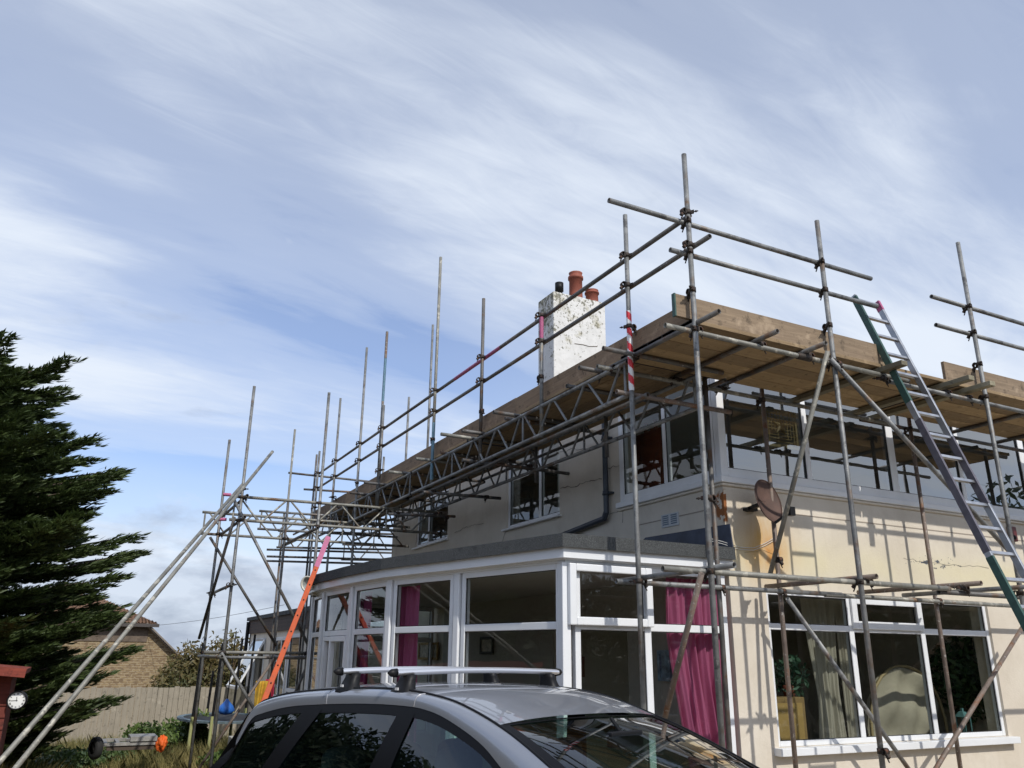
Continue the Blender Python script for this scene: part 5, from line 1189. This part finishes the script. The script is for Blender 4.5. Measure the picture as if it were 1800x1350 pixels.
# --- washing on a line by the extension
def hang(px0, px1, py0, py1, y, m, label):
    a, c = at(px0, py0, 'y', y), at(px1, py1, 'y', y)
    o = MB().grid(lambda u, v: Vector((a.x+(c.x-a.x)*(u*(1-.2*v)+.1*v), y+.05*math.sin(u*15+v*3), a.z+(c.z-a.z)*v)), 24, 10).build('hanging_cloth', m); solidify(o, .004); tag(o, label, 'cloth', 'clothes hanging outside')
hang(450, 470, 1197, 1262, 18, mat('mustard_cloth', (.5, .3, .03), .9, 0, .3, 6), 'mustard yellow cloth hanging behind the foot of the orange ladder'); hang(467, 480, 1194, 1232, 18.1, mat('crimson_cloth', (.35, .02, .06), .9, 0, .3, 6), 'crimson cloth hanging beside the mustard one')
# --- trampoline with net poles, and the blue buoy hanging over it
ta, tb = at(328, 1262, 'y', 19), at(442, 1262, 'y', 19); cx, rr = (ta.x+tb.x)/2+.15, (tb.x-ta.x)/2+.25; tz_ = .52
TP = thing('trampoline', (cx, 19.6, gz(cx, 19)), 'round garden trampoline with black net poles in yellow green sleeves', 'trampoline')
def ell(t, k=1.): return Vector((cx+math.cos(t)*rr*k, 19.6+math.sin(t)*1.5*k, tz_))
b = MB().add([ell(k*math.pi/16, .9) for k in range(32)], [tuple(range(32))]); b.build('mat', mat('black_mat', (.02, .02, .022), .8), TP)
b = MB()
for k in range(32): p, q = ell(k*math.pi/16), ell((k+1)*math.pi/16); p2, q2 = ell(k*math.pi/16, .86), ell((k+1)*math.pi/16, .86); u = Vector((0, 0, .02)); b.add([p+u, q+u, q2+u, p2+u, p-u, q-u, q2-u, p2-u], [(0, 1, 2, 3), (7, 6, 5, 4), (0, 4, 5, 1), (3, 2, 6, 7)])
b.build('padding', mat('faded_blue_pad', (.11, .15, .17), .6, 0, .2, 6), TP)
YG = mat('yellow_green_sleeve', (.34, .35, .15), .7)
for px, top_ in ((338, 1130), (373, 1130), (408, 1122), (430, 1115), (362, 1180)):
    pr_ = at(px, 1255, 'y', 18.2 if px in (338, 373) else 20.8); x, y = pr_.x, pr_.y; zt = top_z(px, top_, x, y)
    po = MB().tube((x, y, tz_-.5), (x+.05, y, zt), .028, 8).build('net_pole', BLACKP, TP); MB().tube((x, y, gz(x, y)), (x+.01, y, tz_+.12), .032, 8).build('sleeve', YG, po)
bp = at(398, 1243, 'y', 18.8); BU = thing('blue_buoy', (bp.x, bp.y, bp.z-.15), 'blue drop shaped swing bag hanging on a rope above the trampoline', 'swing bag')
MB().lathe((bp.x, bp.y, bp.z), (0, 0, 1), [(-.15, .001), (-.13, .12), (-.06, .175), (.03, .13), (.1, .06), (.16, .02), (.16, .001)], 18).build('bag', mat('bright_blue_vinyl', (.03, .14, .5), .4), BU); MB().tube((bp.x, bp.y, bp.z+.15), (bp.x+.03, bp.y, bp.z+1.5), .012, 6).build('rope', BLACKP, BU)
# --- boat trailer frame with an orange bag at its end
ga = lambda px, y: at(px, 1315, 'y', y)
t0, t1 = at(186, 1308, 'y', 15.6), at(272, 1303, 'y', 15.6); zt = t0.z
TR = thing('trailer', ((t0.x+t1.x)/2, 15.7, gz(1, 15.7)), 'low flat trailer with a black wheel parked in the long dry grass', 'trailer'); STL = mat('weathered_trailer_steel', (.3, .29, .27), .6, .3, .3, 8)
b = MB()
for dy in (0, .75): b.box((t0.x-.05, 15.6+dy-.025, zt-.03), (t1.x+.08, 15.6+dy+.025, zt+.02))
for k in range(5): x = t0.x+(t1.x-t0.x)*k/4; b.box((x-.025, 15.63, zt-.04), (x+.025, 16.32, zt+.015))
b.box((t0.x+.35, 15.55, zt+.03), (t0.x+.75, 16.1, zt+.1)); b.bar((t0.x+.3, 15.6, zt+.05), (t1.x-.1, 15.9, zt+.09), .05, .03); b.build('frame', STL, TR); MB().box((t0.x+.02, 15.6, zt-.10), (t1.x, 15.65, zt-.035)).build('side_board', mat('dark_wood', (.08, .06, .045), .9), TR)
wc = at(168, 1315, 'y', 15.5); wh = MB().lathe((wc.x, 15.5, wc.z), (.92, .38, 0), [(-.05, .09), (-.05, .15), (-.03, .165), (.03, .165), (.05, .15), (.05, .09)], 24).build('wheel', TYRE, TR); MB().lathe((wc.x, 15.5, wc.z), (.92, .38, 0), [(-.03, .001), (-.03, .1), (.03, .1), (.03, .001)], 16).build('hub', DKGREY, wh)
oc = at(284, 1307, 'y', 15.55); v = []
def crumple(u, v_): a = u*2*math.pi; e = (v_-.5)*math.pi; r_ = 1+.2*math.sin(3*a+2*e)+.12*math.sin(7*a-5*e)+.08*math.sin(11*e+2*a); return oc+Vector((math.cos(e)*math.cos(a)*.08*r_, math.cos(e)*math.sin(a)*.09*r_, math.sin(e)*.105*r_))
tag(MB().grid(crumple, 30, 16, True).build('orange_bag', mat('orange_cloth', (.7, .12, .015), .7, 0, .15, 10)), 'crumpled orange bag tied over the end of the trailer', 'bag')
p = at(418, 1302, 'y', 14.5); bevel(tag(MB().box((p.x-.1, 14.5, gz(3, 14.5)), (p.x+.22, 14.8, p.z+.05)).build('concrete_block', mat('pale_concrete', (.42, .41, .37), .9, 0, .15, 12)), 'pale concrete block in the grass beside the back of the car', 'block'), .01)
# --- red shed corner with the clock
YS = 11.0; sx = at(17, 1215, 'y', YS).x; ex = at(45, 1188, 'y', YS-.25).x; ez = at(20, 1178, 'y', YS).z
SH = thing('shed', (sx-1.2, YS+1, gz(-1, 11)), 'red brown timber shed at the bottom left corner of the photo', 'shed')
b = MB(); n = 14; zb_ = gz(-1, 11); hh = (ez-zb_)/n
for k in range(n): z = zb_+k*hh; b.add([(sx-1.0, YS-.022, z), (sx, YS-.022, z), (sx, YS-.004, z+hh), (sx-1.0, YS-.004, z+hh), (sx-1.0, YS+1.2, z), (sx, YS+1.2, z), (sx, YS+1.2, z+hh), (sx-1.0, YS+1.2, z+hh)], [(0, 1, 2, 3), (1, 5, 6, 2), (4, 7, 6, 5), (0, 3, 7, 4), (0, 4, 5, 1)])
b.build('wall', REDWOOD, SH)
b = MB(); hw_ = (ex-sx+1.1)/2; b.obox((ex-hw_, YS+.5, ez+.045), (hw_, 0, -.055), (0, .82, 0), (0.003, 0, .025)); b.obox((ex-hw_, YS-.335, ez+.03), (hw_-.002, 0, -.055), (0, .012, 0), (.004, 0, .045)); b.build('roof', REDWOOD, SH)
ck = at(30, 1231, 'y', YS-.12); R_ = 14.3/FPX*((ck-EYE).dot(_f)); CK = thing('clock', (ck.x, ck.y, ck.z-R_), 'round white garden clock with black rim beside the red shed', 'clock')
cn = (EYE-ck); cn.z = 0; cn = (cn.normalized()+Vector((-.15, 0, 0))).normalized(); MB().lathe(ck, cn, [(-.04, .001), (-.04, R_*1.1), (.02, R_*1.12), (.03, R_*1.05), (.03, R_*.95), (.02, R_*.93)], 36).build('case', BLACKP, CK); MB().lathe(ck+cn*.012, cn, [(0, R_*.97), (.004, .001)], 36, False).build('dial', mat('clock_dial', (.75, .75, .72), .5), CK)
cs = cn.cross(Vector((0, 0, 1))).normalized()*-1; cu = Vector((0, 0, 1)); NUM = ['XII', 'I', 'II', 'III', 'IIII', 'V', 'VI', 'VII', 'VIII', 'IX', 'X', 'XI']; b = MB(); fz = ck+cn*.019
cs = Vector((0, 0, 1)).cross(cn).normalized()
for k, s_ in enumerate(NUM):
    a = k*math.pi/6; rad = (cs*math.sin(a)+cu*math.cos(a)); tan = (cs*math.cos(a)-cu*math.sin(a)); wsum = {'I': .05, 'V': .11, 'X': .11}; tot = sum(wsum[q] for q in s_); x = -tot/2
    for q in s_:
        w0 = wsum[q]; c_ = fz+rad*R_*.76+tan*R_*(x+w0/2); h_ = rad*R_*.09; e = tan*R_*.035
        if q == 'I': b.bar(c_-h_, c_+h_, R_*.028, .001, cn)
        if q == 'V': b.bar(c_-h_, c_+h_-e, R_*.028, .001, cn); b.bar(c_-h_, c_+h_+e, R_*.02, .001, cn)
        if q == 'X': b.bar(c_-h_-e, c_+h_+e, R_*.028, .001, cn); b.bar(c_-h_+e, c_+h_-e, R_*.02, .001, cn)
        x += w0
b.build('numerals', BLACKP, CK)
b = MB(); 
for a, l_, w2_ in ((math.radians(-8), .42, .055), (math.radians(-92), .62, .04)): dv = cs*math.sin(a)+cu*math.cos(a); b.bar(fz+cn*.002-dv*R_*.1, fz+cn*.002+dv*R_*l_, R_*w2_, .002, cn)
b.build('hands', BLACKP, CK); MB().bar(ck-cn*.02, (sx, YS+.02, ck.z), .03, .03).build('bracket', BLACKP, CK)
# --- shrubs and weeds
for i, (px, y, rad, h, m_, lb) in enumerate([(255, 19.5, .8, .95, WEED, 'tangled green weeds below the fence, left of the trampoline'), (305, 21, .6, .9, WEED, 'leafy weeds at the foot of the fence'), (340, 20.2, .45, 1.0, WEED, 'rounded green shrub growing beside the left trampoline pole'), (190, 20.5, .9, .5, HED, 'dark low scrub under the right edge of the conifer'),
                                    (390, 16.2, .5, .5, WEED, 'spiky green plant in front of the trampoline'), (150, 18.5, 1.0, .5, HED, 'dark undergrowth beneath the middle of the conifer'), (60, 17.5, .8, .4, HED, 'dark brambles below the clock'), (425, 15.5, .5, .55, WEED, 'bushy green plant beside the concrete block')]):
    p = at(px, 1300, 'y', y); bush('shrub', (p.x, y, gz(p.x, y)), rad, h, 2000, .055, m_, lb, 'shrub', 'shrubs at the garden edge', 70+i, 3, 7)
# --- grass
def grass():
    r = np.random.default_rng(5); n = 70000; y = 9+14*r.random(n)**.8; x = -.32*y*0+(r.random(n)*(.34*y+2.2)-.25*y*.5-.9); k = r.random(n)
    tall = np.clip(np.sin(x*1.7+y*.6)*.5+np.sin(y*1.3-x)*.4+.4, .15, 1); h = (.10+.30*tall)*(.5+r.random(n)); a = r.random(n)*6.283; bend = h*(.2+.5*r.random(n)); ba = r.random(n)*6.283
    z = np.array([gz(p, q) for p, q in zip(x, y)]); w_ = .004+.005*r.random(n)
    p0 = np.stack([x-np.cos(a)*w_, y-np.sin(a)*w_, z], 1); p1 = np.stack([x+np.cos(a)*w_, y+np.sin(a)*w_, z], 1); m1 = np.stack([x+np.cos(ba)*bend*.4, y+np.sin(ba)*bend*.4, z+h*.6], 1); p2 = np.stack([x+np.cos(ba)*bend, y+np.sin(ba)*bend, z+h], 1)
    d = np.stack([np.cos(a)*w_, np.sin(a)*w_, 0*w_], 1)*.7
    v = np.stack([p0, p1, m1+d, p2, m1-d], 1).reshape(-1, 3); f = np.arange(n*5).reshape(-1, 5)
    m = leaf_mat('dry_and_green_grass', (.09, .12, .03), (.46, .36, .15), .7, .35, .55)
    o = fast_mesh('long_grass', v, f, m); tag(o, 'long dry golden and green grass across the garden', 'grass', kind='stuff')
grass()
# --- wood behind the photographer: it darkens the reflections in the window panes
def backwood():
    r = np.random.default_rng(9); Vs = []; Fs = []; o = 0
    for i in range(62):
        a = math.radians(122+i*5.0+r.normal()*1.3); d = 16+r.uniform(-2, 4); cx_, cy_ = math.cos(a)*d-.5, math.sin(a)*d
        if i >= 50: cx_, cy_ = -5.6-(i-50)*.75, 18.2-(i-50)*1.15
        H = r.uniform(4.6, 6.2) if i >= 50 else r.uniform(4.4, 5.4) if i < 7 else r.uniform(3.6, 5.4)
        for k in range(8):
            v, f = leafball(1100, (cx_+r.normal()*1.1, cy_+r.normal()*1.1, H*r.uniform(.12, .8)), r.uniform(1.0, 1.6), .12, int(1000*r.random())+i*9+k, 1.); Vs.append(v); Fs.append(f+o); o += len(v)
    v = np.concatenate(Vs); v[:, 2] = np.maximum(v[:, 2], .02); ob = fast_mesh('distant_wood', v, np.concatenate(Fs), leaf_mat('dark_wood_leaf', (.012, .024, .01), (.035, .055, .018))); tag(ob, 'belt of dark trees and hedges across the drive from the house', 'wood', kind='stuff')
backwood()
